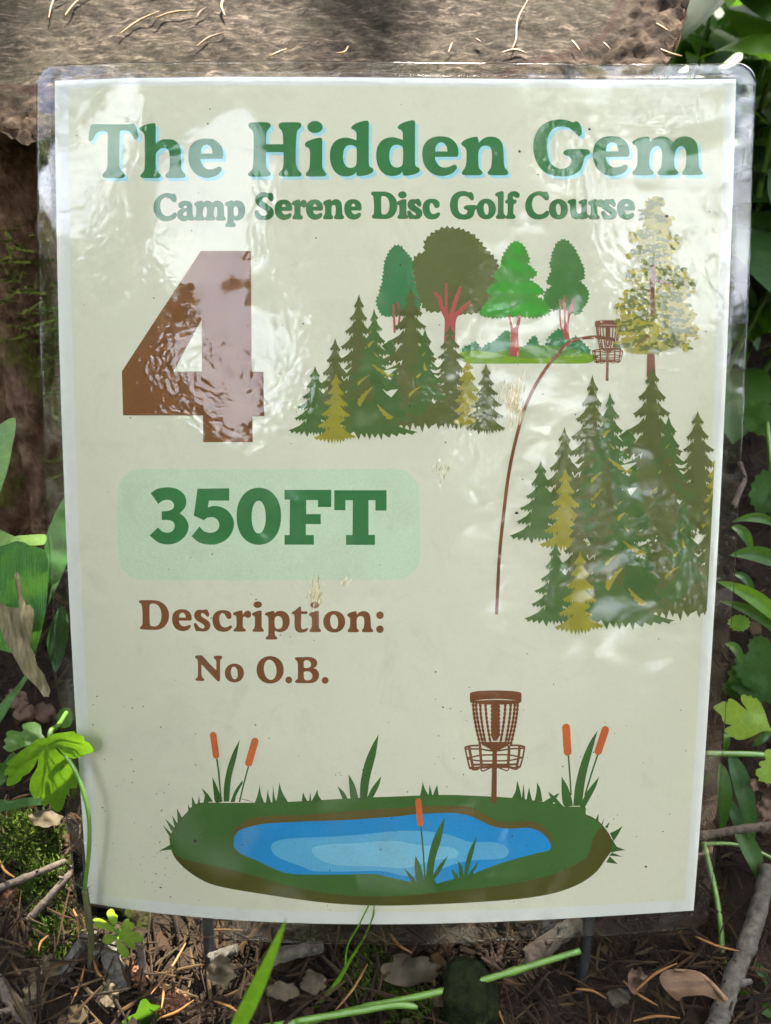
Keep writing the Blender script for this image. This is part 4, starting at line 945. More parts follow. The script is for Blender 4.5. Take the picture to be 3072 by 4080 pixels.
# ------------------------------------------------------------------ leaves and plants
def px_poly(z, s):
    ox, oy, k = z; return [(ox + float(a.split(',')[0]) / k, oy + float(a.split(',')[1]) / k) for a in s.split()]
def round_poly(p, n=3):
    P = [Vector(q) for q in p]; m = len(P); out = []
    for i in range(m):
        p0, p1, p2, p3 = P[i - 1], P[i], P[(i + 1) % m], P[(i + 2) % m]
        for k in range(n):
            t = k / n; out.append(0.5 * ((2 * p1) + (p2 - p0) * t + (2 * p0 - 5 * p1 + 4 * p2 - p3) * t * t + (3 * p1 - p0 - 3 * p2 + p3) * t ** 3))
    return [(q.x, q.y) for q in out]
def ccw(c): return c[::-1] if sum(c[i - 1][0] * c[i][1] - c[i][0] * c[i - 1][1] for i in range(len(c))) < 0 else c
def flat_leaf(name, outline, depth, mat, root, cell=22, curl=.0015, seed=0, n=2, tilt=(0, 0), label=None):
    """a leaf with the given outline (photo pixels), set at real depth with a tilt and gentle puckering"""
    poly = ccw(round_poly(outline, n)); cx = sum(p[0] for p in poly) / len(poly); cy = sum(p[1] for p in poly) / len(poly)
    vs = [Vector(p) for p in poly]; x0 = min(p[0] for p in poly); x1 = max(p[0] for p in poly); y0 = min(p[1] for p in poly); y1 = max(p[1] for p in poly)
    x = x0
    while x < x1:
        y = y0
        while y < y1: vs.append(Vector((x + .3 * cell * math.sin(y), y))); y += cell
        x += cell
    rv, re, rf, ov, oe, of = delaunay_2d_cdt(vs, [], [list(range(len(poly)))], 1, 1e-4)
    b = MB(); pts = []
    xy = np.array([(p[0], p[1], seed * 7.3) for p in rv]); nz = fbm(xy / (cell * 4.0), 2, seed) - .5
    for p, q in zip(rv, nz):
        d = depth + tilt[0] * (p[0] - cx) / 1000 + tilt[1] * (p[1] - cy) / 1000 + curl * q * 2 
        pts.append(at(p[0], p[1], d))
    b.add(local(root, pts), [tuple(f) for f in rf])
    o = b.build(name, mat, root)
    uv = o.data.uv_layers.new(name='UVMap'); w = max(x1 - x0, 1)
    co = [((rv[l.vertex_index][0] - x0) / w, (rv[l.vertex_index][1] - y0) / w) for l in o.data.loops]
    uv.data.foreach_set('uv', [c for p in co for c in p])
    if label: o['label'] = label
    return o
def blade_leaf(mb, base, tip, width, bow=(0, 0, 0), side=None, nl=14, nw=6, fold=.18, shape=1.0, wave=0.0, seed=0):
    """lance shaped leaf from base to tip, bowed, folded along its midrib"""
    base, tip, bow = Vector(base), Vector(tip), Vector(bow); r = random.Random(seed); ph = r.uniform(0, 6)
    vs = []; ax = (tip - base); 
    for i in range(nl + 1):
        t = i / nl; c = base + ax * t + bow * (4 * t * (1 - t)); tn = (ax + bow * (4 - 8 * t)).normalized()
        s = (side or tn.cross(Vector((0, 0, 1)))); s = (s - tn * s.dot(tn)).normalized(); nn = s.cross(tn)
        w = width * .5 * (math.sin(math.pi * min(1, t ** .8 * .98 + .02)) ** .8) * shape
        for j in range(nw + 1):
            a = j / nw * 2 - 1
            vs.append(c + s * (a * w) + nn * (abs(a) * w * fold * 2 + wave * w * math.sin(t * 9 + ph + a * 1.5)))
    fs = [(i * (nw + 1) + j, i * (nw + 1) + j + 1, (i + 1) * (nw + 1) + j + 1, (i + 1) * (nw + 1) + j) for i in range(nl) for j in range(nw)]
    mb.add(vs, fs)
L1, L2, MZ, RZ, R1, R2 = (0, 1600, 1.702), (0, 2750, 1.663), (600, 3480, 1.388), (1700, 3480, 1.2143), (2650, 1400, 1.58), (2650, 2600, 1.495)
def P(z, x, y, d): return at(z[0] + x / z[2], z[1] + y / z[2], d)

# the broad-leaved plant at the left
lily = thing('broad_leaf_plant', floor_at(40, 2900, .0), 'broad-leaved plant with parallel veins and one withered tan leaf tip, left of the sign', 'plant')
flat_leaf('leaf', px_poly(L1, "-150,420 -120,260 -40,185 50,122 92,110 107,128 104,200 85,300 60,430 20,560 -20,640 -110,620"), .268, LEAF_PALE, lily, tilt=(.06, .03), seed=1, label='upright pale green leaf')
flat_leaf('leaf', px_poly(L1, "-140,1010 -20,972 80,955 150,950 200,975 290,1000 322,1060 330,1200 312,1400 282,1560 240,1690 170,1720 60,1700 -60,1640 -140,1400"), .262, LEAF_BROAD, lily, tilt=(-.05, .02), curl=.003, seed=2, label='drooping green leaf with a withered tip')
flat_leaf('withered_tip', px_poly(L1, "-60,1350 5,1360 40,1392 130,1400 115,1300 96,1185 110,1155 130,1168 160,1335 178,1380 205,1378 232,1420 230,1480 200,1650 232,1705 252,1790 300,1850 342,1960 330,2003 296,2000 250,1935 160,1850 90,1720 40,1640 -10,1500"), .2595, DRY_TIP, lily, tilt=(-.05, .02), curl=.005, seed=3, n=1)
flat_leaf('leaf', px_poly(L1, "-120,860 0,868 60,898 147,935 90,952 0,982 -120,1000"), .255, LEAF_PALE, lily, tilt=(0, .1), seed=4)
flat_leaf('leaf', px_poly(L1, "90,915 200,904 312,902 306,960 280,972 200,976 130,950"), .275, LEAF_PALE, lily, tilt=(.02, .1), seed=5)
flat_leaf('leaf', px_poly(L1, "420,1180 345,1340 310,1420 265,1600 205,1850 105,2000 -30,2230 -40,2110 60,1985 150,1880 228,1740 288,1500 330,1350 370,1170"), .288, LEAF_DARK, lily, tilt=(.03, 0), seed=6, label='long dark strap leaf hanging down')
flat_leaf('leaf', px_poly(L1, "315,1640 350,1500 420,1380 470,1500 440,1700 380,1840 345,1765"), .292, LEAF_DARK, lily, seed=7)
flat_leaf('leaf', px_poly(L1, "300,1000 330,860 410,690 470,620 500,760 480,1000 420,1180 350,1250 322,1160"), .287, LEAF_BROAD, lily, tilt=(.05, 0), seed=8)
b = MB(); b.tube(smooth_path(local(lily, [P(L1, -200, 2500, .32), P(L1, -170, 1900, .30), P(L1, -150, 1000, .27), P(L1, -140, 500, .268)])), .0018); b.build('stem', STEM_GREEN, lily)

# the bright lobed leaf over the sign's left edge
cup = thing('buttercup_plant', floor_at(358, 3860, 0), 'bright green lobed buttercup leaf on a long stalk over the sign edge', 'plant')
flat_leaf('leaf', px_poly(L2, "302,318 250,322 190,365 130,410 70,455 38,490 60,498 33,530 30,567 55,562 44,600 45,634 92,626 135,600 150,572 197,545 235,490 250,455 247,510 216,560 200,600 195,662 232,722 270,705 274,742 300,772 322,750 350,790 392,806 422,770 430,725 446,690 461,706 460,650 508,648 510,600 490,545 460,490 422,440 392,412 368,382 380,384 420,425 480,452 525,446 572,425 622,405 606,370 590,348 560,335 556,305 500,286 490,272 420,280 355,290 330,304"), .247, LEAF_BRIGHT, cup, cell=16, tilt=(.03, .05), curl=.0015, seed=11, n=2, label='large lobed leaf')
flat_leaf('leaf', px_poly(L2, "300,312 262,330 215,352 170,372 120,388 70,410 35,395 18,375 40,360 24,330 45,310 40,280 80,264 130,276 156,266 145,230 180,214 230,210 266,226 274,262 280,296"), .253, LEAF, cup, cell=16, tilt=(.02, -.1), curl=.004, seed=12)
b = MB(); pts = [P(L2, 345, 300, .2475), P(L2, 440, 440, .247), P(L2, 503, 540, .246), P(L2, 555, 680, .246), P(L2, 590, 850, .247), P(L2, 591, 1050, .25), P(L2, 575, 1200, .252), P(L2, 562, 1320, .256)]
b.tube(smooth_path(local(cup, pts)), [.0006 + .00006 * k for k in range(len(pts) * 6 - 5)][:len(pts) * 6 - 5] if False else .00072, 8); b.build('stalk', STEM_GREEN, cup)
b = MB(); pts = smooth_path(local(cup, [P(L2, 562, 1320, .256), P(L2, 588, 1500, .258), P(L2, 605, 1650, .262), P(L2, 597, 1860, .268), P(L2, 590, 1950, .272)]))
b.tube(pts, .00105, 8); hr = random.Random(2)
for p in pts:
    for q in range(7):
        d = Vector((hr.uniform(-1, 1), hr.uniform(-1, 1), hr.uniform(-.4, .6))).normalized(); a = p + Vector((hr.uniform(-.001, .001), 0, hr.uniform(-.002, .002))); s = d.orthogonal() * .00008
        b.add([a - s, a + s, a + d * .0034], [(0, 1, 2)])
tag(b.build('stalk', STEM_DARK, cup), 'dark hairy foot of the stalk')
b = MB()
for tips in (((300, 320), (180, 420), (50, 560)), ((300, 320), (200, 380), (60, 495)), ((302, 322), (330, 500), (388, 790)), ((305, 330), (290, 520), (235, 700)), ((310, 330), (380, 480), (490, 640)), ((320, 312), (440, 340), (600, 400)), ((320, 310), (430, 300), (545, 305)), ((316, 420), (290, 560), (272, 700)), ((325, 470), (370, 600), (440, 720)), ((120, 475), (80, 490), (50, 492)), ((430, 338), (520, 400), (560, 422))):
    b.tube(smooth_path(local(cup, [P(L2, x, y, .2464 + .03 * (x - 300) / 1663 + .05 * (y - 480) / 1663) for x, y in tips])), [.00028 - .00016 * k / 12 for k in range(13)], 5)
b.build('veins', LEAF_LIME, cup)
b = MB(); b.tube(smooth_path(local(cup, [P(L2, 330, 310, .249), P(L2, 340, 265, .25), P(L2, 385, 235, .256), P(L2, 440, 150, .265)])), .0009); b.build('stalk', STEM_GREEN, cup)
flat_leaf('leaf', px_poly(L2, "372,180 400,130 450,115 480,150 478,220 440,250 390,245 "), .268, LEAF, cup, seed=13)
flat_leaf('leaf', px_poly(L2, "-40,720 60,735 150,715 260,710 290,760 200,765 100,785 -40,810"), .275, LEAF_DARK, cup, seed=14)
flat_leaf('leaf', px_poly(L2, "-40,490 20,480 60,430 90,410 110,440 60,480 40,600 -20,640 -60,600"), .268, LEAF, cup, seed=15)

small = thing('seedling', floor_at(470, 3790, 0), 'small lime green divided leaf below the sign bottom left corner', 'seedling')
for s_, sd in (("752,1566 725,1530 707,1490 711,1464 735,1447 756,1460 760,1480 781,1495 775,1532 762,1562", 1), ("762,1603 720,1596 690,1580 650,1576 617,1560 630,1540 612,1524 640,1509 682,1520 722,1545 757,1575", 2), ("794,1592 810,1545 830,1519 856,1517 861,1535 888,1545 886,1576 860,1586 820,1590", 3), ("778,1634 730,1616 695,1620 679,1650 685,1674 722,1686 762,1660 782,1642", 4), ("780,1630 773,1680 780,1722 800,1752 836,1783 850,1765 856,1730 830,1700 800,1670 786,1640", 5), ("788,1628 800,1594 850,1589 900,1600 932,1610 947,1640 947,1673 915,1670 890,1682 897,1716 868,1710 828,1680 800,1652", 6)):
    flat_leaf('leaflet', px_poly(L2, s_), .255 + .0007 * sd, LEAF_LIME, small, cell=12, tilt=(.01 * (sd - 3), .08), curl=.002, seed=20 + sd)
b = MB(); b.tube(smooth_path(local(small, [P(L2, 757, 1566, .257), P(L2, 778, 1615, .258), P(L2, 800, 1590, .258)])), .0005, 6); b.tube(smooth_path(local(small, [P(L2, 778, 1615, .258), P(L2, 790, 1720, .270), P(L2, 800, 1830, .285)])), .0006, 6); b.build('stalk', STEM_GREEN, small)
low = thing('leafy_sprout', floor_at(600, 4100, 0), 'dark green folded leaf at the bottom edge below the seedling', 'plant')
flat_leaf('leaf', px_poly(L2, "800,2230 830,2170 900,2140 930,2060 970,2045 1000,2080 1060,2090 1068,2130 1040,2200 1050,2290 900,2290"), .257, LEAF, low, tilt=(.05, .1), seed=31)
flat_leaf('leaf', px_poly(L2, "430,2180 520,2160 640,2185 760,2200 700,2215 560,2190 470,2205"), .262, LEAF, low, seed=32)

# the out-of-focus blade close to the lens
gb = thing('grass_plant', at(880, 4250, .17), 'bright green blurred grass blade rising in front of the sign', 'grass blade')
b = MB(); blade_leaf(b, *local(gb, [at(860, 4250, .165), P(MZ, 752, 246, .148)]), .0034, bow=(.0006, 0, 0), side=Vector((1, 0, .2)), nl=24, nw=6, fold=.25); b.build('blade', GRASS, gb)
# bent dry grass
dg = thing('grass_stalk', P(MZ, 850, 800, .285), 'dull green grass stalk with split tips leaning over the sign bottom', 'grass')
b = MB(); b.tube(smooth_path(local(dg, [P(MZ, 850, 795, .266), P(MZ, 940, 710, .264), P(MZ, 1040, 590, .262), P(MZ, 1110, 470, .259), P(MZ, 1185, 350, .256)])), [.0013 - .0010 * k / 24 for k in range(25)], 8); b.build('stalk', GRASS, dg)
for e_, m_ in ((((1075, 530), (1090, 400), (1150, 290), (1205, 178)), .0003), (((1150, 410), (1195, 320), (1225, 250), (1237, 180)), .00022), (((1185, 350), (1215, 280), (1235, 230), (1236, 190)), .00018)):
    b = MB(); b.tube(smooth_path(local(dg, [P(MZ, x, y, .257 - .002 * i) for i, (x, y) in enumerate(e_)])), m_, 5); b.build('tip', GRASS, dg)
# cut green stem
gs = thing('cut_stem', floor_at(1720, 3960, .01), 'thick green cut plant stem lying across the needle litter', 'stem')
b = MB(); pts = smooth_path([floor_at(1000, 4105, .010), floor_at(1250, 4062, .014), floor_at(1470, 4012, .017), floor_at(1780, 3945, .020), floor_at(2050, 3868, .023), floor_at(2312, 3788, .026)])
b.tube(local(gs, pts), [.00125 * (1 + (.28 if k % 12 == 0 else 0)) * (1 - .006 * k) for k in range(len(pts))], 10); b.build('stalk', STEM_GREEN, gs)
b = MB(); pts = smooth_path([floor_at(1180, 4070, .016), floor_at(1420, 4030, .019), floor_at(1580, 4005, .021), floor_at(1665, 4013, .020)]); b.tube(local(gs, pts), [.0011] * (len(pts) - 3) + [.001, .0008, .0005], 10); b.build('side_shoot', STEM_GREEN, gs)

# ---- stones, seeds, twigs
def rock(name, c, r, mat, seed, label, cat, sq=(1, 1, .8)):
    bm = bmesh.new(); bmesh.ops.create_icosphere(bm, subdivisions=4, radius=1)
    co = np.array([v.co[:] for v in bm.verts]); d = 1 + (fbm(co * 1.6 + seed, 3, seed) - .5) * .7 + (fbm(co * 7 + seed, 3, seed + 1) - .5) * .22
    for v, k in zip(bm.verts, d): v.co = Vector((v.co.x * sq[0], v.co.y * sq[1], v.co.z * sq[2])) * k * r
    me = bpy.data.meshes.new(name); bm.to_mesh(me); bm.free(); me.materials.append(mat); me.polygons.foreach_set('use_smooth', [True] * len(me.polygons))
    o = bpy.data.objects.new(name, me); C.objects.link(o); o.location = c; return tag(o, label, cat)
STONE = simple('mossy_stone', (.006, .007, .003, 1), (.024, .038, .008, 1), 260, .95, .05, 1.0, .003)
rock('stone', floor_at(1872, 3985, .012), .0125, STONE, 3, 'dark mossy stone on the litter lying over the green stem', 'stone', (.8, 1, 1))
def cone(p, r, seed, label):
    root = thing('cone_fragment', p, label, 'cone fragment', 'cone fragments'); q = random.Random(seed); b = MB()
    for k in range(60):
        t = k / 60; a = k * 2.4; zz = (t - .5) * 2 * r; rr = r * .55 * math.sqrt(max(.05, 1 - (2 * t - 1) ** 2))
        c = Vector((zz, math.cos(a) * rr, math.sin(a) * rr)); n = Vector((.3, math.cos(a), math.sin(a))).normalized(); s = n.orthogonal().normalized(); u = n.cross(s); w = r * .2
        b.add([c - s * w - n * w * .4, c + u * w - n * w * .4, c + s * w - n * w * .4, c - u * w - n * w * .4, c + n * w * .7], [(0, 1, 4), (1, 2, 4), (2, 3, 4), (3, 0, 4)])
    b.tube([(-r, 0, 0), (-r * .5, 0, 0), (r * .5, 0, 0), (r, 0, 0)], [r * .1, r * .45, r * .45, r * .1])
    o = b.build('scales', CONE_BIT, root, smooth=False); root.rotation_euler = (q.uniform(0, 1), q.uniform(-.3, .3), q.uniform(0, 3)); return root
cone(floor_at(0 + 905 / 1.663, 2750 + 1865 / 1.663, .008), .0062, 1, 'small rust brown cone fragment beside the left wire leg')
cone(floor_at(1135 / 1.663, 2750 + 2075 / 1.663, .008), .0062, 2, 'rust brown cone fragment at the bottom near the folded leaf')
cone(floor_at(70 / 1.663, 2750 + 1370 / 1.663, .008), .005, 3, 'pinkish cone fragment in the litter at the left edge')

def stick(pts, rads, mat, label, seed=0, group='twigs on the forest floor', cat='twig', knots=2):
    q = random.Random(seed); root = thing('twig', pts[0], label, cat, group); b = MB(); sp = smooth_path(local(root, pts), 14); n = len(sp)
    rr = [rads[0] + (rads[1] - rads[0]) * k / (n - 1) for k in range(n)]
    rr = [r * (1 + .22 * (float(vnoise(np.array([k * .35, seed, 0.]), 5)) - .5) + .08 * (float(vnoise(np.array([k * 1.1, seed, 4.]), 6)) - .5)) for k, r in enumerate(rr)]
    sp = [p + Vector((q.uniform(-1, 1), q.uniform(-1, 1), q.uniform(-1, 1))) * rads[0] * .05 for p in sp]
    b.tube(sp, rr, 12); b.build('wood', mat, root)
    for k in range(knots):
        i = q.randrange(3, n - 3); d = Vector((q.uniform(-1, 1), q.uniform(-.6, .2), q.uniform(.1, 1))).normalized(); r = rr[i]
        kb = MB(); kb.tube([sp[i], sp[i] + d * r * 1.3, sp[i] + d * r * q.uniform(1.8, 2.6)], [r * .6, r * .42, r * .25], 8); kb.build('knot', mat, root)
    return root
def fz(z, x, y, h): return floor_at(z[0] + x / z[2], z[1] + y / z[2], h)
stick([at(2650 + 615 / 1.495, 2600 + 1270 / 1.495, .286), at(2650 + 565 / 1.495, 2600 + 1500 / 1.495, .278), at(2650 + 500 / 1.495, 2600 + 1710 / 1.495, .271), at(2650 + 420 / 1.495, 2600 + 1910 / 1.495, .265), at(2650 + 345 / 1.495, 2600 + 2110 / 1.495, .259), at(2650 + 290 / 1.495, 2600 + 2260 / 1.495, .254)], (.0030, .0033), TWIG_LICHEN, 'thick pale twig standing slanted at the bottom right corner', 1)
stick([fz(R2, 150, 1092, .03), fz(R2, 300, 1078, .032), fz(R2, 430, 1055, .034), fz(R2, 640, 1028, .036), fz(R2, 760, 1010, .036)], (.0014, .0017), TWIG, 'thin knobbly twig poking out level from behind the sign right edge', 2, knots=4)
stick([fz(L2, 583, 1600, .016), fz(L2, 500, 1740, .013), fz(L2, 395, 1910, .010)], (.0021, .0024), TWIG_LICHEN, 'short lichen covered twig below the sign bottom left corner', 3)
stick([fz(L2, 690, 1660, .014), fz(L2, 745, 1800, .012), fz(L2, 800, 2010, .010)], (.0030, .0034), TWIG_LICHEN, 'stout lichen spotted twig under the lime seedling', 4)
stick([fz(L2, 540, 1130, .02), fz(L2, 420, 1270, .018), fz(L2, 190, 1520, .012)], (.0012, .0016), TWIG, 'straight grey twig slanting under the sign lower left edge', 5)
stick([fz(L2, -60, 1330, .014), fz(L2, 200, 1230, .018), fz(L2, 430, 1135, .02)], (.0015, .0012), TWIG, 'grey forked twig lying left of the sign lower corner', 6)
stick([fz(L2, -40, 1900, .012), fz(L2, 80, 2060, .012), fz(L2, 200, 2230, .010)], (.0022, .0026), TWIG, 'brown twig at the bottom left corner of the litter', 7)
stick([fz(RZ, 480, 420, .012), fz(RZ, 600, 330, .014), fz(RZ, 740, 225, .016)], (.0034, .003), TWIG, 'broad splintered wood strip behind the right wire leg', 8)
stick([fz(MZ, 660, 470, .014), fz(MZ, 800, 430, .015), fz(MZ, 950, 405, .014)], (.0026, .002), TWIG_LICHEN, 'crusted twig lying level below the sign middle', 9)
stick([fz(MZ, 330, 470, .012), fz(MZ, 400, 440, .012), fz(MZ, 480, 415, .012)], (.0018, .0016), TWIG_LICHEN, 'grey scaly twig right of the left wire leg', 10)
stick([fz(L2, 925, 1670, .022), fz(L2, 940, 1800, .014), fz(L2, 950, 1990, .006)], (.0012, .0014), TWIG, 'dark upright twig just left of the left wire leg', 11)
b_ = thing('stalk_stub', fz(RZ, 320, 380, .02), 'withered brown stalk stub above the stone', 'stalk stub')
q = random.Random(5); b = MB()
for k in range(26):
    a = q.uniform(0, 6.28); p = Vector((math.cos(a) * .004 * q.random(), math.sin(a) * .004 * q.random(), 0)); d = Vector((q.uniform(-.6, .3), q.uniform(-.4, .4), 1)).normalized()
    b.tube([p - d * .006, p, p + d * q.uniform(.002, .006) + Vector((q.uniform(-.002, .002), 0, 0))], [.001, .0009, .0004], 5)
b.build('fibres', DEAD_LEAF_BROWN, b_)
# maple seed
sam = thing('maple_seed', fz(RZ, 1270, 550, .014), 'brown papery winged maple seed lying right of the right wire leg', 'maple seed')
def seed_leaf(): return [(1126, 500), (1150, 472), (1195, 462), (1260, 470), (1330, 490), (1385, 530), (1440, 600), (1435, 625), (1400, 612), (1340, 590), (1280, 592), (1235, 600), (1215, 618), (1170, 580), (1140, 545)]
def flat_on_floor(name, poly_px, z, mat, root, curl, seed, slope=0.0):
    poly = ccw(round_poly(poly_px, 3)); xs_ = [p[0] for p in poly]; ys_ = [p[1] for p in poly]; vs = [Vector(p) for p in poly]; cell = (max(xs_) - min(xs_)) / 14 + 1; x = min(xs_)
    while x < max(xs_):
        y = min(ys_)
        while y < max(ys_): vs.append(Vector((x + .3 * cell * math.sin(y), y))); y += cell
        x += cell
    rv, re, rf, ov, oe, of = delaunay_2d_cdt(vs, [], [list(range(len(poly)))], 1, 1e-4)
    nz = fbm(np.array([(p[0] / (cell * 5), p[1] / (cell * 5), seed * 3.1) for p in rv]), 3, seed) - .5
    cy = sum(ys_) / len(ys_); b = MB(); b.add(local(root, [floor_at(p[0], p[1], z + curl * q * 2 + slope * (cy - p[1]) / 1000) for p, q in zip(rv, nz)]), [tuple(f) for f in rf]); return b.build(name, mat, root)
flat_on_floor('wing', [(RZ[0] + x / RZ[2], RZ[1] + y / RZ[2]) for x, y in seed_leaf()], .016, SAMARA, sam, .003, 3, .02)
b = MB(); b.tube(smooth_path(local(sam, [fz(RZ, 1195, 466, .0175), fz(RZ, 1330, 492, .0175), fz(RZ, 1450, 615, .0175)])), [.0004 + .00005 * k for k in range(13)], 6); b.build('rib', SAMARA, sam)
# dead leaves
def jag_blob(z, cx, cy, rx, ry, seed, n=22):
    q = random.Random(seed); a0 = q.uniform(0, 6); return [(z[0] + (cx + rx * math.cos(a0 + k * 6.283 / n) * q.uniform(.72, 1.1)) / z[2], z[1] + (cy + ry * math.sin(a0 + k * 6.283 / n) * q.uniform(.72, 1.1)) / z[2]) for k in range(n)]
for i, (z, cx, cy, rx, ry, h, mt, lb) in enumerate((
    (MZ, 390, 545, 85, 95, .012, DEAD_LEAF, 'tan crumpled leaf flake right of the left wire leg'), (MZ, 730, 650, 95, 60, .010, DEAD_LEAF, 'tan leaf scrap beside the blurred grass blade'),
    (MZ, 900, 600, 80, 70, .010, DEAD_LEAF, 'tan leaf scrap below the sign middle, left of the grass stalk'), (MZ, 1430, 540, 170, 95, .010, DEAD_LEAF, 'large lacy tan leaf below the sign, right of the grass stalk'),
    (MZ, 1600, 680, 80, 60, .008, DEAD_LEAF, 'lacy tan leaf scrap left of the mossy stone'), (L2, 720, 2020, 70, 110, .014, DEAD_LEAF, 'curled tan leaf below the stout twig'),
    (L2, 330, 1830, 70, 90, .012, DEAD_LEAF, 'thin tan leaf left of the short lichen twig'), (L2, 230, 2030, 90, 100, .010, DEAD_LEAF, 'olive tan leaf in the bottom left litter'),
    (RZ, 1020, 520, 60, 70, .012, DEAD_LEAF_BROWN, 'brown shredded leaf left of the maple seed'), (RZ, 930, 600, 60, 50, .010, DEAD_LEAF, 'grey brown leaf crumb below the right wire leg'),
    (R2, 600, 960, 60, 130, .03, DEAD_LEAF_BROWN, 'brown dry leaf at the right edge above the level twig'), (R2, 560, 780, 60, 50, .03, DEAD_LEAF_BROWN, 'brown curled leaf at the right edge under the lobed leaf'),
    (L2, 170, 150, 80, 70, .02, DEAD_LEAF_BROWN, 'brown leaf behind the buttercup leaf'), (L2, 300, 150, 90, 70, .018, DEAD_LEAF_BROWN, 'brown leaf beside the sign edge behind the buttercup stalk'),
    (L2, 110, 60, 80, 80, .02, DEAD_LEAF_BROWN, 'grey brown leaf at the left under the withered leaf tip'), (L2, 300, 850, 120, 60, .016, DEAD_LEAF, 'pale dusty leaf under the buttercup leaf'))):
    poly = jag_blob(z, cx, cy, rx, ry, 40 + i); root = thing('dead_leaf', floor_at(*poly[0], h), lb, 'dead leaf', 'dead leaves in the litter')
    flat_on_floor('blade', poly, h + .004, mt, root, .006, i + 1, q.uniform(-.03, .05))
def needle(p0, p1, r, mat, label, group, bow=.0):
    p0, p1 = Vector(p0), Vector(p1); m = (p0 + p1) / 2 + Vector((0, 0, abs(bow) * .4)) + (p1 - p0).cross(Vector((0, 0, 1))).normalized() * bow
    root_b = MB(); c = (p0 + p1) / 2; pts = [q - c for q in smooth_path([p0, m, p1], 8)]; n = len(pts)
    root_b.tube(pts, [r * (.35 + .65 * math.sin(math.pi * min(.96, .04 + k / (n - 1)))) for k in range(n)], 6)
    o = root_b.build('needle', mat); o.location = c; return tag(o, label, 'needle', group)
# big orange needles in the litter
for i, (z, x0, y0, x1, y1, h, lb) in enumerate((
    (L2, 485, 1450, 520, 1650, .02, 'upright orange needle under the sign lower left corner'), (L2, 320, 1625, 255, 1730, .016, 'orange needle left of the short lichen twig'),
    (L2, 1065, 1900, 1070, 2110, .014, 'orange needle standing by the second cone fragment'), (L2, 0, 1130, 95, 1240, .018, 'rust orange needle at the left edge of the litter'),
    (MZ, 1200, 500, 1020, 760, .014, 'long orange needle right of the grass stalk'), (MZ, 1325, 335, 1445, 440, .022, 'bright orange needle poking from under the sign middle'),
    (MZ, 195, 385, 0, 670, .014, 'long olive needle left of the left wire leg'), (MZ, 50, 800, 240, 700, .012, 'orange needle at the bottom left of the left wire leg'),
    (MZ, 350, 705, 540, 820, .012, 'orange needle crossing under the blurred grass blade'), (RZ, 1300, 305, 1510, 375, .02, 'orange brown needle left of the thick pale twig'),
    (RZ, 1010, 570, 1210, 435, .016, 'tan orange needle beside the maple seed'), (RZ, 950, 520, 1120, 640, .012, 'orange needle below the maple seed stem'),
    (RZ, 720, 560, 870, 605, .010, 'rust needle below the right wire leg'), (RZ, 345, 590, 375, 729, .012, 'brown needle right of the mossy stone'),
    (RZ, 1000, 715, 1225, 700, .010, 'yellow orange needle at the bottom right edge'), (MZ, 1280, 660, 1200, 710, .010, 'short orange needle above the green stem'),
    (L2, 560, 1820, 470, 2080, .012, 'olive brown needle between the two lichen twigs'), (L2, 620, 1790, 720, 1940, .014, 'brown needle crossing the stout twig'))):
    needle(fz(z, x0, y0, h), fz(z, x1, y1, h + .003), .0005, NEEDLE_ORANGE, lb, 'orange needles in the litter', .0009 * (1 if i % 2 else -1))
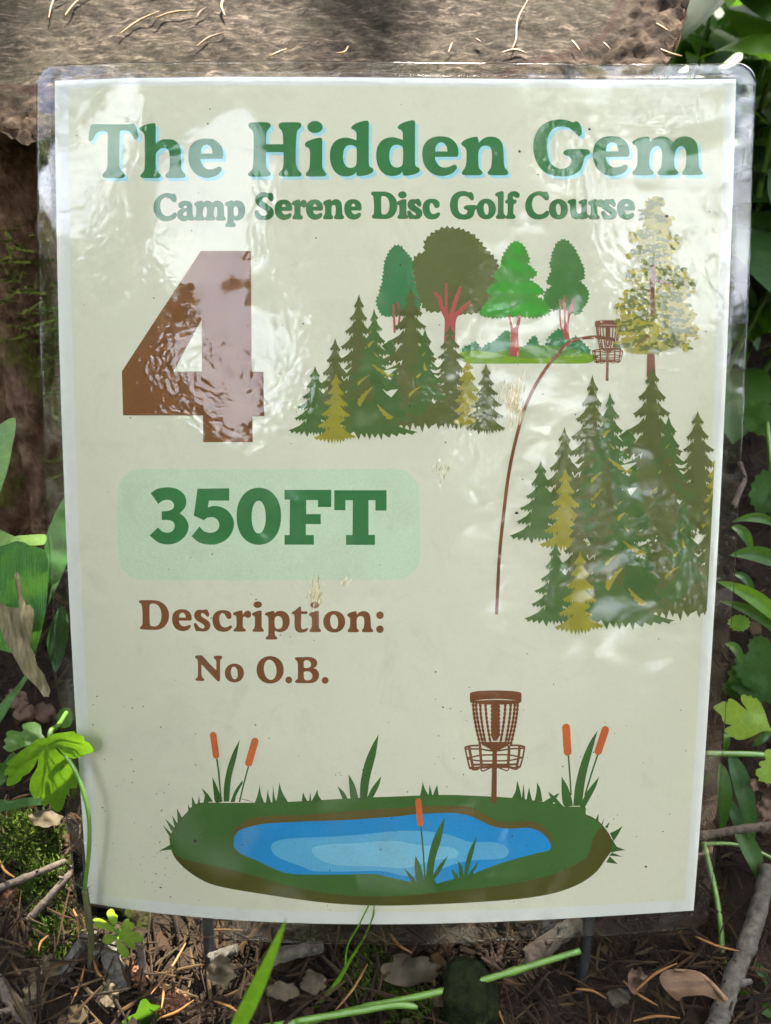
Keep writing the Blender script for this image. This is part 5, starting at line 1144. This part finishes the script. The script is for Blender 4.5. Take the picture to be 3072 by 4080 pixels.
# needles lying on the stump top
def top_at(px, py):
    dx, dy = (px - 1536) / FOCAL_PX, -(py - 2040) / FOCAL_PX
    d0, d1 = .25, .6
    for _ in range(40):
        m = (d0 + d1) / 2; p = at(px, py, m)
        if p.z > top_z(p.x, p.y): d0 = m
        else: d1 = m
    return at(px, py, d0) + Vector((0, 0, .0025))
T1, T2Z = (0, 0, 1.04125), (1472, 0, 1.04125)
for i, (z, pts, mt, lb) in enumerate((
    (T1, ((500, 172), (580, 115), (665, 75)), NEEDLE_YELLOW, 'yellow needle left of the middle on the stump top'), (T1, ((645, 105), (720, 80), (812, 70)), NEEDLE_YELLOW, 'golden needle beside the crack on the stump top'),
    (T1, ((820, 222), (870, 185), (938, 162)), NEEDLE_ORANGE, 'orange needle close above the sign top edge'), (T1, ((935, 15), (922, 55), (938, 95)), NEEDLE_YELLOW, 'curved yellow bud scale standing on the stump top'),
    (T1, ((1120, 262), (1160, 245), (1192, 230)), NEEDLE_YELLOW, 'pale needle touching the sign top edge'), (T1, ((210, 105), (222, 50), (250, 22), (390, 12)), NEEDLE_ORANGE, 'brown bent needle at the sunlit left of the stump top'),
    (T1, ((275, 95), (320, 40), (365, 12)), NEEDLE_YELLOW, 'yellow needle in the sun patch at the left'), (T1, ((820, 105), (835, 80), (860, 60)), DEAD_LEAF_BROWN, 'dark brown curled bract on the stump top'),
    (T1, ((630, 2), (690, 4), (740, 0)), NEEDLE_YELLOW, 'yellow needle at the top edge left of middle'), (T1, ((1265, 25), (1290, 0)), NEEDLE_YELLOW, 'short yellow needle at the top edge'),
    (T1, ((1410, 2), (1440, 15)), NEEDLE_YELLOW, 'yellow flake at the top edge right of middle'), (T1, ((1395, 250), (1430, 245), (1445, 220)), NEEDLE_YELLOW, 'tan bract above the sign top edge'),
    (T2Z, ((590, 230), (605, 190), (612, 110), (655, 25)), NEEDLE_ORANGE, 'upright brown needle in the sun band on the stump top'), (T2Z, ((835, 195), (870, 240)), NEEDLE_YELLOW, 'short yellow needle right of the sun band'),
    (T2Z, ((1182, 125), (1235, 158)), NEEDLE_YELLOW, 'yellow needle near the right bark rim'), (T2Z, ((965, 205), (995, 235)), NEEDLE_ORANGE, 'small brown needle by the sign top edge at the right'),
    (T2Z, ((1200, 232), (1240, 250), (1290, 262)), NEEDLE_YELLOW, 'frayed yellow bract at the right bark rim'), (T2Z, ((440, 190), (460, 205)), NEEDLE_ORANGE, 'small orange flake in the shade on the stump top'),
    (T2Z, ((325, 250), (342, 205)), NEEDLE_ORANGE, 'brown needle just above the sign top edge'), (T2Z, ((545, 248), (600, 235), (650, 250)), NEEDLE_YELLOW, 'pale bract at the foot of the upright needle'))):
    w = [top_at(z[0] + x / z[2], z[1] + y / z[2]) for x, y in pts]; c = w[len(w) // 2]; b = MB(); sp = smooth_path([p - c for p in w], 7); n = len(sp)
    b.tube(sp, [.00042 * (.35 + .65 * math.sin(math.pi * min(.95, .05 + k / (n - 1)))) * (1.5 if i in (3, 7) else 1) for k in range(n)], 7)
    o = b.build('needle', mt); o.location = c; tag(o, lb, 'needle', 'needles on the stump top')

# ---- needle litter, one uncountable layer
def make_litter():
    q = np.random.RandomState(3); r = random.Random(3); b = MB()
    def put(x, y, L_, w, tilt, lift):
        z = float(floor_height(np.array([x]), np.array([y]))[0]) + lift
        a = r.uniform(0, 6.28); d = Vector((math.cos(a), math.sin(a), tilt)).normalized(); s = d.cross(Vector((0, 0, 1))).normalized(); u = s.cross(d)
        c = Vector((x, y, z)); bend = s * r.gauss(0, .035) * L_ + u * r.uniform(-.03, .05) * L_
        vs = []
        for t in (-.5, -.17, .17, .5):
            p = c + d * (t * L_) + bend * (1 - 4 * t * t); ww = w * (1 if abs(t) < .4 else .45)
            vs += [p - s * ww, p + u * ww * .8, p + s * ww]
        fs = []
        for k in range(3):
            for j in range(2): fs.append((k * 3 + j, k * 3 + j + 1, k * 3 + j + 4, k * 3 + j + 3))
        b.add(vs, fs)
    for k in range(9000):
        x = r.uniform(-.26, .27); y = r.uniform(-.01, .36) if k % 3 else r.uniform(-.01, .14)
        put(x, y, r.uniform(.007, .024), r.uniform(.00025, .0007), r.uniform(-.35, .35), r.uniform(0, .011))
    for k in range(2500):
        x = r.uniform(-.6, .8); y = r.uniform(.2, 1.4); put(x, y, r.uniform(.015, .04), r.uniform(.0005, .0012), r.uniform(-.3, .3), r.uniform(0, .008))
    # flakes and crumbs
    for k in range(1500):
        x = r.uniform(-.26, .27); y = r.uniform(-.01, .33); z = float(floor_height(np.array([x]), np.array([y]))[0]) + r.uniform(0, .008); n = r.randint(5, 7); rr = r.uniform(.001, .0045)
        ax = Vector((r.uniform(-.6, .6), r.uniform(-.6, .6), 1)).normalized(); s = ax.orthogonal().normalized(); u = ax.cross(s)
        b.add([Vector((x, y, z)) + (s * math.cos(j * 6.283 / n) + u * math.sin(j * 6.283 / n)) * rr * r.uniform(.5, 1.1) + ax * r.uniform(-.3, .3) * rr for j in range(n)], [tuple(range(n))])
    return tag(b.build('needle_litter', NEEDLES, smooth=False), 'brown fallen needles and leaf crumbs covering the forest floor', 'litter', kind='stuff')
make_litter()
def tuft(p, r, n, seed, label):
    q = random.Random(seed); root = thing('moss_tuft', p, label, 'moss', 'moss tufts in the litter'); b = MB()
    for k in range(n):
        a = q.uniform(0, 6.28); rr = r * math.sqrt(q.random()); c = Vector((math.cos(a) * rr, math.sin(a) * rr, -.003 + (r - rr) * .35)); d = Vector((math.cos(a) * rr / r + q.uniform(-.5, .5), math.sin(a) * rr / r + q.uniform(-.5, .5), 1)).normalized(); L_ = q.uniform(.003, .008)
        s = d.orthogonal().normalized() * .0003; b.add([c - s, c + s, c + d * L_], [(0, 1, 2)])
        for j in range(6):
            m0 = c + d * L_ * (.2 + .13 * j); dd = (d * .6 + Vector((q.uniform(-1, 1), q.uniform(-1, 1), q.uniform(-.5, 1)))).normalized() * .0022; b.add([m0 - s, m0 + s, m0 + dd], [(0, 1, 2)])
    b.build('fronds', MOSS, root); return root
tuft(fz(L2, 250, 980, .012), .008, 300, 1, 'green moss cushion left of the sign lower edge'); tuft(fz(L2, 60, 960, .012), .009, 240, 2, 'small bright moss tuft at the left edge of the litter')
tuft(fz(L2, 290, 1270, .012), .008, 260, 3, 'moss cushion under the straight grey twig'); tuft(fz(MZ, 1215, 590, .010), .008, 260, 4, 'green moss tuft right of the grass stalk')
tuft(fz(MZ, 1500, 790, .008), .010, 260, 5, 'dark moss tuft at the bottom left of the mossy stone'); tuft(fz(L2, 400, 1600, .010), .008, 200, 6, 'dull moss tuft above the short lichen twig')

# ---- green plants to the right of the sign
def leaf_plant(name, root_pt, label, leaves, mat_stem=STEM_GREEN, group=None):
    root = thing(name, root_pt, label, 'plant', group)
    for kind, a in leaves:
        if kind == 'lance':
            z, x0, y0, x1, y1, w, d0, d1, m = a
            p0, p1 = local(root, [P(z, x0, y0, d0), P(z, x1, y1, d1)]); b = MB()
            blade_leaf(b, p0, p1, w / z[2] / FOCAL_PX * (d0 + d1) / 2, bow=Vector((0, 0, .004)), side=(p1 - p0).cross(Vector((0, -.7, .7))), seed=int(x0 + y0), wave=.08); o = b.build('leaf', m, root)
        elif kind == 'poly':
            z, s, d, m, tl = a; flat_leaf('leaf', px_poly(z, s), d, m, root, tilt=tl, curl=.004, seed=len(s) % 50)
        elif kind == 'stem':
            pts, r = a; b = MB(); b.tube(smooth_path(local(root, pts)), r, 8); b.build('stem', mat_stem, root)
    return root
def toothed(cx, cy, rx, ry, rot, seed, teeth=13, lobes=0):
    q = random.Random(seed); o = []
    for k in range(teeth * 2):
        a = 2 * math.pi * k / (teeth * 2); r = 1.0 if k % 2 else .86
        if lobes: r *= .72 + .28 * abs(math.cos(a * lobes / 2))
        x, y = rx * r * math.cos(a) * q.uniform(.95, 1.05), ry * r * math.sin(a) * q.uniform(.95, 1.05)
        o.append((cx + x * math.cos(rot) - y * math.sin(rot), cy + x * math.sin(rot) + y * math.cos(rot)))
    return ' '.join('%.1f,%.1f' % p for p in o)
leaf_plant('willowherb', floor_at(3100, 3350, 0), 'plant with long narrow leaves reaching to the sign right edge', [
    ('lance', (R1, 690, 1098, 420, 1075, 62, .32, .315, LEAF)), ('lance', (R1, 420, 1105, 548, 1295, 66, .318, .32, LEAF)), ('lance', (R1, 720, 1350, 405, 1285, 105, .31, .305, LEAF)),
    ('lance', (R1, 760, 1740, 325, 1448, 100, .30, .297, LEAF_BRIGHT)), ('lance', (R1, 760, 1810, 340, 1572, 78, .305, .30, LEAF)), ('lance', (R1, 560, 1780, 400, 1660, 0, .3, .3, LEAF)) if False else ('poly', (R1, toothed(466, 1710, 74, 56, .1, 3, 14), .302, LEAF_BRIGHT, (0, 0))),
    ('lance', (R1, 430, 1400, 560, 1560, 50, .33, .33, LEAF_DARK)), ('lance', (R1, 380, 1840, 480, 1990, 60, .325, .32, LEAF)), ('stem', ([P(R1, 740, 2600, .33), P(R1, 720, 1800, .31), P(R1, 700, 1300, .315), P(R1, 690, 1090, .32)], .0014))])
leaf_plant('lobed_leaf_plant', floor_at(3150, 3500, 0), 'yellow green lobed leaf hanging over the sign right edge', [
    ('poly', (R2, "290,320 330,300 345,290 372,296 378,276 405,278 440,305 470,330 490,345 475,320 455,290 452,258 475,250 495,262 510,255 525,275 545,270 580,320 600,370 622,440 660,470 700,490 640,472 580,470 540,490 480,515 430,520 410,505 380,500 375,485 350,470 360,450 400,432 360,425 340,400 335,375 300,345", .287, LEAF_LIME, (.03, .04))),
    ('poly', (R2, "700,560 631,575 600,580 590,610 600,640 565,650 560,670 575,685 545,695 540,730 560,745 555,765 590,770 600,780 631,778 700,760", .28, LEAF_LIME, (.0, .02))),
    ('stem', ([P(R2, 690, 485, .287), P(R2, 720, 700, .29), P(R2, 740, 1300, .294)], .0009))])
leaf_plant('strap_leaf_plant', floor_at(2990, 3560, 0), 'plant with hanging dark green strap leaves right of the sign bottom', [
    ('lance', (R2, 385, 600, 520, 1175, 112, .300, .296, LEAF_DARK)), ('lance', (R2, 330, 660, 330, 1115, 85, .296, .296, LEAF)), ('lance', (R2, 420, 1050, 575, 1410, 105, .300, .288, LEAF)),
    ('lance', (R2, 340, 850, 470, 1180, 70, .306, .298, LEAF_DARK)), ('lance', (R2, 520, 560, 630, 480, 50, .32, .325, LEAF)), ('lance', (R2, 350, 600, 345, 480, 40, .318, .32, LEAF)),
    ('stem', ([P(R2, 640, 615, .30), P(R2, 480, 605, .298), P(R2, 240, 602, .297)], .0012)), ('stem', ([P(R2, 245, 1140, .294), P(R2, 400, 1140, .294), P(R2, 540, 1180, .293), P(R2, 660, 1235, .290)], .0007))])
st = thing('bare_stem', fz(R2, 375, 1970, .0), 'thin bare green stem rising beside the sign bottom right corner', 'stem')
b = MB(); b.tube(smooth_path(local(st, [P(R2, 378, 1960, .276), P(R2, 345, 1820, .276), P(R2, 330, 1620, .280), P(R2, 300, 1430, .284), P(R2, 262, 1270, .288), P(R2, 230, 1130, .290)])), .0011, 8); b.build('stem', STEM_GREEN, st)
leaf_plant('narrow_leaf_sprout', fz(R2, 600, 2150, .0), 'narrow dark leaf lying under the thick pale twig', [('lance', (R2, 490, 1840, 610, 2000, 55, .274, .268, LEAF_DARK)), ('lance', (R2, 430, 2030, 680, 2200, 90, .268, .26, LEAF))])
leaf_plant('toothed_leaf_plant', floor_at(3200, 3000, 0), 'plant with big dark toothed leaves behind the yellow green lobed leaf', [
    ('poly', (R1, toothed(560, 2080, 190, 130, .5, 1, 16, 0), .34, LEAF_DARK, (.05, .05))), ('poly', (R1, toothed(640, 890, 115, 150, .2, 2, 14), .39, LEAF_DARK, (.02, .06))), ('poly', (R1, toothed(600, 420, 130, 110, .7, 5, 14), .42, LEAF, (.02, .06))),
    ('poly', (R1, toothed(600, 1870, 90, 80, .9, 6, 12), .345, LEAF_DARK, (.0, .05))), ('poly', (R2, toothed(560, 120, 170, 120, .5, 7, 15), .335, LEAF_DARK, (.03, .05))), ('poly', (R1, toothed(460, 2130, 110, 60, .2, 9, 12), .35, LEAF_DARK, (.03, .05))),
    ('stem', ([P(R1, 700, 2500, .36), P(R1, 690, 1700, .36), P(R1, 680, 900, .39), P(R1, 640, 450, .42)], .0012))])
stick([P(R1, 430, 980, .34), P(R1, 470, 880, .345), P(R1, 500, 800, .35), P(R1, 470, 700, .355)], (.0013, .001), TWIG, 'thin grey brown twig upright among the plants at the right', 21, knots=3)
# blurred undergrowth further back: one plant, copied
def make_undergrowth(kind, seed):
    q = random.Random(seed); root = thing('undergrowth_plant', (0, 0, 0), 'leafy green undergrowth plant blurred behind the stump and sign', 'plant', 'undergrowth plants behind the sign')
    h = .16 if kind else .2; b = MB(); b.tube(smooth_path([(0, 0, -.03), (.008, .004, h * .5), (-.004, .01, h)]), .0015, 6); b.build('stem', STEM_GREEN, root)
    for k in range(9):
        a = k * 2.4 + q.uniform(-.3, .3); zz = h * (.15 + .85 * k / 8); L_ = q.uniform(.05, .085); d = Vector((math.cos(a), math.sin(a), q.uniform(-.25, .35)))
        b = MB(); base = Vector((0, 0, zz)); blade_leaf(b, base, base + d * L_, L_ * (.34 if kind else .62), bow=Vector((0, 0, .012)), seed=k + seed, wave=.12, fold=.1); b.build('leaf', (LEAF, LEAF_BRIGHT, LEAF_DARK)[(k + seed) % 3], root)
    return root
def copy_tree(o):
    c = o.copy(); C.objects.link(c)
    for ch in o.children: d = ch.copy(); C.objects.link(d); d.parent = c
    return c
protos = [make_undergrowth(k % 2, 60 + k) for k in range(4)]
ur = random.Random(12); spots = []
for k in range(110):
    Y = .42 + 1.5 * (k / 110.0) ** 1.1; X = .52 * Y * ur.uniform(.40, 1.0) + .075
    if X < .22 and Y < .75: X += .07
    spots.append((X, Y))
for k in range(16): spots.append((-(.25 + .3 * ur.random()), .45 + .9 * ur.random()))
for i, (x, y) in enumerate(spots):
    o = protos[i] if i < 4 else copy_tree(protos[i % 4])
    o.location = (x, y, float(floor_height(np.array([x]), np.array([y]))[0])); o.rotation_euler = (ur.uniform(-.2, .2), ur.uniform(-.2, .2), ur.uniform(0, 6.28)); s = ur.uniform(.75, 1.35); o.scale = (s, s, s)

# ------------------------------------------------------------------ the forest around
TRUNK = simple('forest_trunk', (.05, .035, .025, 1), (.17, .12, .085, 1), 9, .9, .2, .8, .02, mapping=(1, 1, .25))
def tree(loc, h, tr, crown_c, crown_r, nleaf, leaf, seed, label, cull=None, name='broadleaf_tree'):
    q = random.Random(seed); root = thing(name, loc, label, 'tree', 'forest trees around the clearing')
    b = MB(); cc = Vector(crown_c) - Vector(loc); base = Vector((0, 0, -.3)); mid = Vector((q.uniform(-.1, .1), q.uniform(-.1, .1), h * .5))
    b.tube(smooth_path([base, mid, Vector((0, 0, h)) if cc.xy.length < .6 else Vector((cc.x * .3, cc.y * .3, h))]), [tr * (1.25 - .9 * k / 12) for k in range(13)], 14)
    b.build('trunk', TRUNK, root)
    n_l = 9; lb = MB()
    for k in range(n_l):
        a = k * 2.4; e = cc + Vector((math.cos(a) * crown_r[0] * .75, math.sin(a) * crown_r[1] * .75, crown_r[2] * q.uniform(-.6, .7)))
        s_ = Vector((cc.x * .2, cc.y * .2, min(h * .9, max(h * .35, e.z - .6)))); pp = smooth_path([s_, (s_ + e) / 2 + Vector((0, 0, .15)), e])
        if cull and any(cull(Vector(loc) + a_.lerp(b2, f_)) for a_, b2 in zip(pp, pp[1:]) for f_ in (0, .25, .5, .75)): continue
        lb.tube(pp, [tr * .32 * (1 - .07 * j) for j in range(13)], 6)
    lb.build('limbs', TRUNK, root)
    r = np.random.RandomState(seed); b = MB(); cl = r.normal(size=(max(8, nleaf // 60), 3)); cl /= np.linalg.norm(cl, axis=1)[:, None]; cl *= (r.rand(len(cl)) ** .4)[:, None]; cl *= np.array(crown_r)
    made = 0
    while made < nleaf:
        made += 1
        c = cl[r.randint(len(cl))] + r.normal(size=3) * np.array(crown_r) * .13; p = Vector(c) + cc; wp = p + Vector(loc)
        d = Vector(r.normal(size=3)); d.z *= .5; d.normalize(); s = d.orthogonal().normalized(); s = (Matrix.Rotation(r.rand() * 6.28, 3, d) @ s); L_ = leaf * (.6 + .8 * r.rand()); s = s * L_ * .3; u = d.cross(s) * .25
        if cull and any(cull(wp + o_) for o_ in (Vector((0, 0, 0)), d * L_ * .35 + s + u, d * L_, d * L_ * .35 - s + u)): continue
        b.add([p, p + d * L_ * .35 + s + u, p + d * L_, p + d * L_ * .35 - s + u], [(0, 1, 2), (0, 2, 3)])
    b.build('crown', CANOPY, root, smooth=False); return root
# leaves are left out of the crowns so the sun reaches these spots
SUN_GAPS = [(top_at(*a[:2]), a[2], a[3]) for a in ((330, 45, .055, .034), (60, 270, .028, .020), (1750, 25, .048, .028), (2000, 75, .046, .026), (2230, 130, .042, .024), (2450, 205, .032, .020), (2250, 20, .05, .02), (1330, 80, .014, .012), (2500, 30, .03, .018), (700, 20, .02, .012), (-150, 100, .05, .05))]
SUN_GAPS += [(at(230, 3020, .25), .022, .03), (at(450, 3720, .26), .012, .012), (floor_at(80, 3500, .01), .016, .014), (floor_at(20, 3960, .01), .010, .01), (floor_at(210, 3640, .012), .010, .008), (floor_at(900, 3960, .01), .008, .008), (floor_at(2830, 3560, .02), .010, .008), (floor_at(2500, 3960, .012), .009, .008), (at(3000, 2860, .285), .012, .016), (at(3030, 2450, .30), .012, .012), (at(700, 4000, .16), .012, .02)]
def in_gap(p, grow=.010):
    """does the sunbeam through p land in one of the sun patches?"""
    for c, rx, ry in SUN_GAPS:
        t = (p.z - c.z) / SUN_DIR.z
        if (p.x - SUN_DIR.x * t - c.x) ** 2 / (rx + grow) ** 2 + (p.y - SUN_DIR.y * t - c.y) ** 2 / (ry * 1.4 + grow) ** 2 < 1: return True
    # scattered flecks over the undergrowth
    t = (p.z - .1) / SUN_DIR.z; gx, gy = p.x - SUN_DIR.x * t, p.y - SUN_DIR.y * t
    return gx > .2 and vnoise(np.array([gx * 14, gy * 14, 1.]), 5) > .66
SIGN_EYE = Vector((0, .17, .14))
def sky_gap(p, g=0.0):
    """leafless openings shaped behind the viewer to put sky glare on the sign"""
    d = p - SIGN_EYE; el = math.degrees(math.asin(d.z / d.length)); az = math.degrees(math.atan2(d.x, -d.y))
    if el > 86: return True
    nz = 6 * (float(vnoise(np.array([az * .16, el * .16, 2.]), 3)) - .5) + g
    if ((az + 21) / (8.5 + nz)) ** 2 + ((el - 47) / (6.5 + nz)) ** 2 < 1: return True
    if ((az + 32) / (11 + nz)) ** 2 + ((el - 60) / (7 + nz)) ** 2 < 1: return True
    if ((az + 54) / (8 + nz)) ** 2 + ((el - 54) / (7 + nz)) ** 2 < 1: return True
    if ((az - 33) / (4.5 + nz)) ** 2 + ((el - 53) / (5 + nz)) ** 2 < 1: return True
    return False
def both(p): return in_gap(p, .03) or sky_gap(p)
tree((2.0, 3.4, 0), 4.6, .16, (.35, 2.2, 3.1), (1.7, 1.5, .8), 7500, .15, 1, 'leafy tree beyond the stump shading the clearing', in_gap)
tree((-1.4, 3.0, 0), 4.4, .14, (-.9, 2.4, 2.9), (1.2, 1.0, .8), 3600, .15, 2, 'leafy tree beyond the stump to the left', in_gap)
def both(p): return in_gap(p) or sky_gap(p)
def near(p):
    d = p - SIGN_EYE; az = math.degrees(math.atan2(d.x, -d.y)); el = math.degrees(math.asin(d.z / d.length))
    return (az > 54 or az < -80) or both(p)  # sides left leafless so more sky light reaches the sign
tree((2.6, -2.0, 0), 5, .18, (2.1, -1.6, 2.0), (1.2, 1.1, 1.7), 5200, .17, 5, 'leafy tree behind the viewer to the right', near)
tree((-2.6, -2.2, 0), 5, .2, (-1.9, -1.7, 2.0), (1.3, 1.1, 1.7), 5200, .17, 6, 'leafy tree behind the viewer to the left', near)
tree((.6, -3.4, 0), 5, .2, (.2, -2.6, 2.4), (1.6, 1.0, 2.0), 6500, .17, 7, 'leafy tree straight behind the viewer', near)
tree((1.4, -2.4, 0), 4.6, .14, (.1, -.85, 3.1), (1.5, .95, .6), 5000, .15, 8, 'unseen overhanging tree added to keep high sky out of the film', near)  # boughs added to screen overhead sky from the film's reflections
for i in range(9):  # shrub ring added to block the bright horizon from the film
    a = R(-75 + 150 * i / 8); x, y = 3.3 * math.sin(a), -3.3 * math.cos(a)
    tree((x, y, 0), .9, .03, (x, y, .55), (.85, .85, .6), 2600, .14, 50 + i, 'unseen low shrub added to keep horizon sky out of the film', None, 'sky_block_shrub')
for i in range(13):
    a = i / 13 * 6.283 + .2; rr = 7.6 + .9 * math.sin(i * 2.7); x, y = rr * math.sin(a), rr * math.cos(a)
    tree((x, y, 0), 6, .22 + .03 * (i % 3), (x, y, 2.6), (2.1, 2.1, 2.7), 2600, .36, 20 + i, 'tall forest tree standing round the clearing', both)
# unseen cloud sheet away from the sun, added for fill light and film glare
def fill_cloud_layer():
    n = 90; xs = np.linspace(-420, 420, n); ys = np.linspace(-640, -48, n); X, Y = np.meshgrid(xs, ys); p = np.stack([X / 60, Y / 60, X * 0], -1)
    Z = 150 + (fbm(p, 4, 2) - .5) * 30; vs = np.stack([X, Y, Z], -1).reshape(-1, 3); idx = np.arange(n * n).reshape(n, n)
    fs = np.stack([idx[:-1, :-1], idx[:-1, 1:], idx[1:, 1:], idx[1:, :-1]], -1).reshape(-1, 4); b = MB(); b.v = vs.tolist(); b.f = fs.tolist(); b.m = [0] * len(fs)
    M = Mat('fill_cloud_white'); v = M.coord(); c = M.ramp(M.noise(v, .02, 5, .6), [(.3, (.58, .66, .82)), (.6, (.84, .90, .93))])
    d = M.n('ShaderNodeBsdfDiffuse'); M.l(c, d.inputs[0]); t = M.n('ShaderNodeBsdfTranslucent'); M.l(c, t.inputs[0])
    x = M.n('ShaderNodeMixShader'); x.inputs[0].default_value = .85; M.l(d.outputs[0], x.inputs[1]); M.l(t.outputs[0], x.inputs[2])
    o = b.build('fill_clouds', M.done(x.outputs[0])); o['kind'] = 'structure'
fill_cloud_layer()
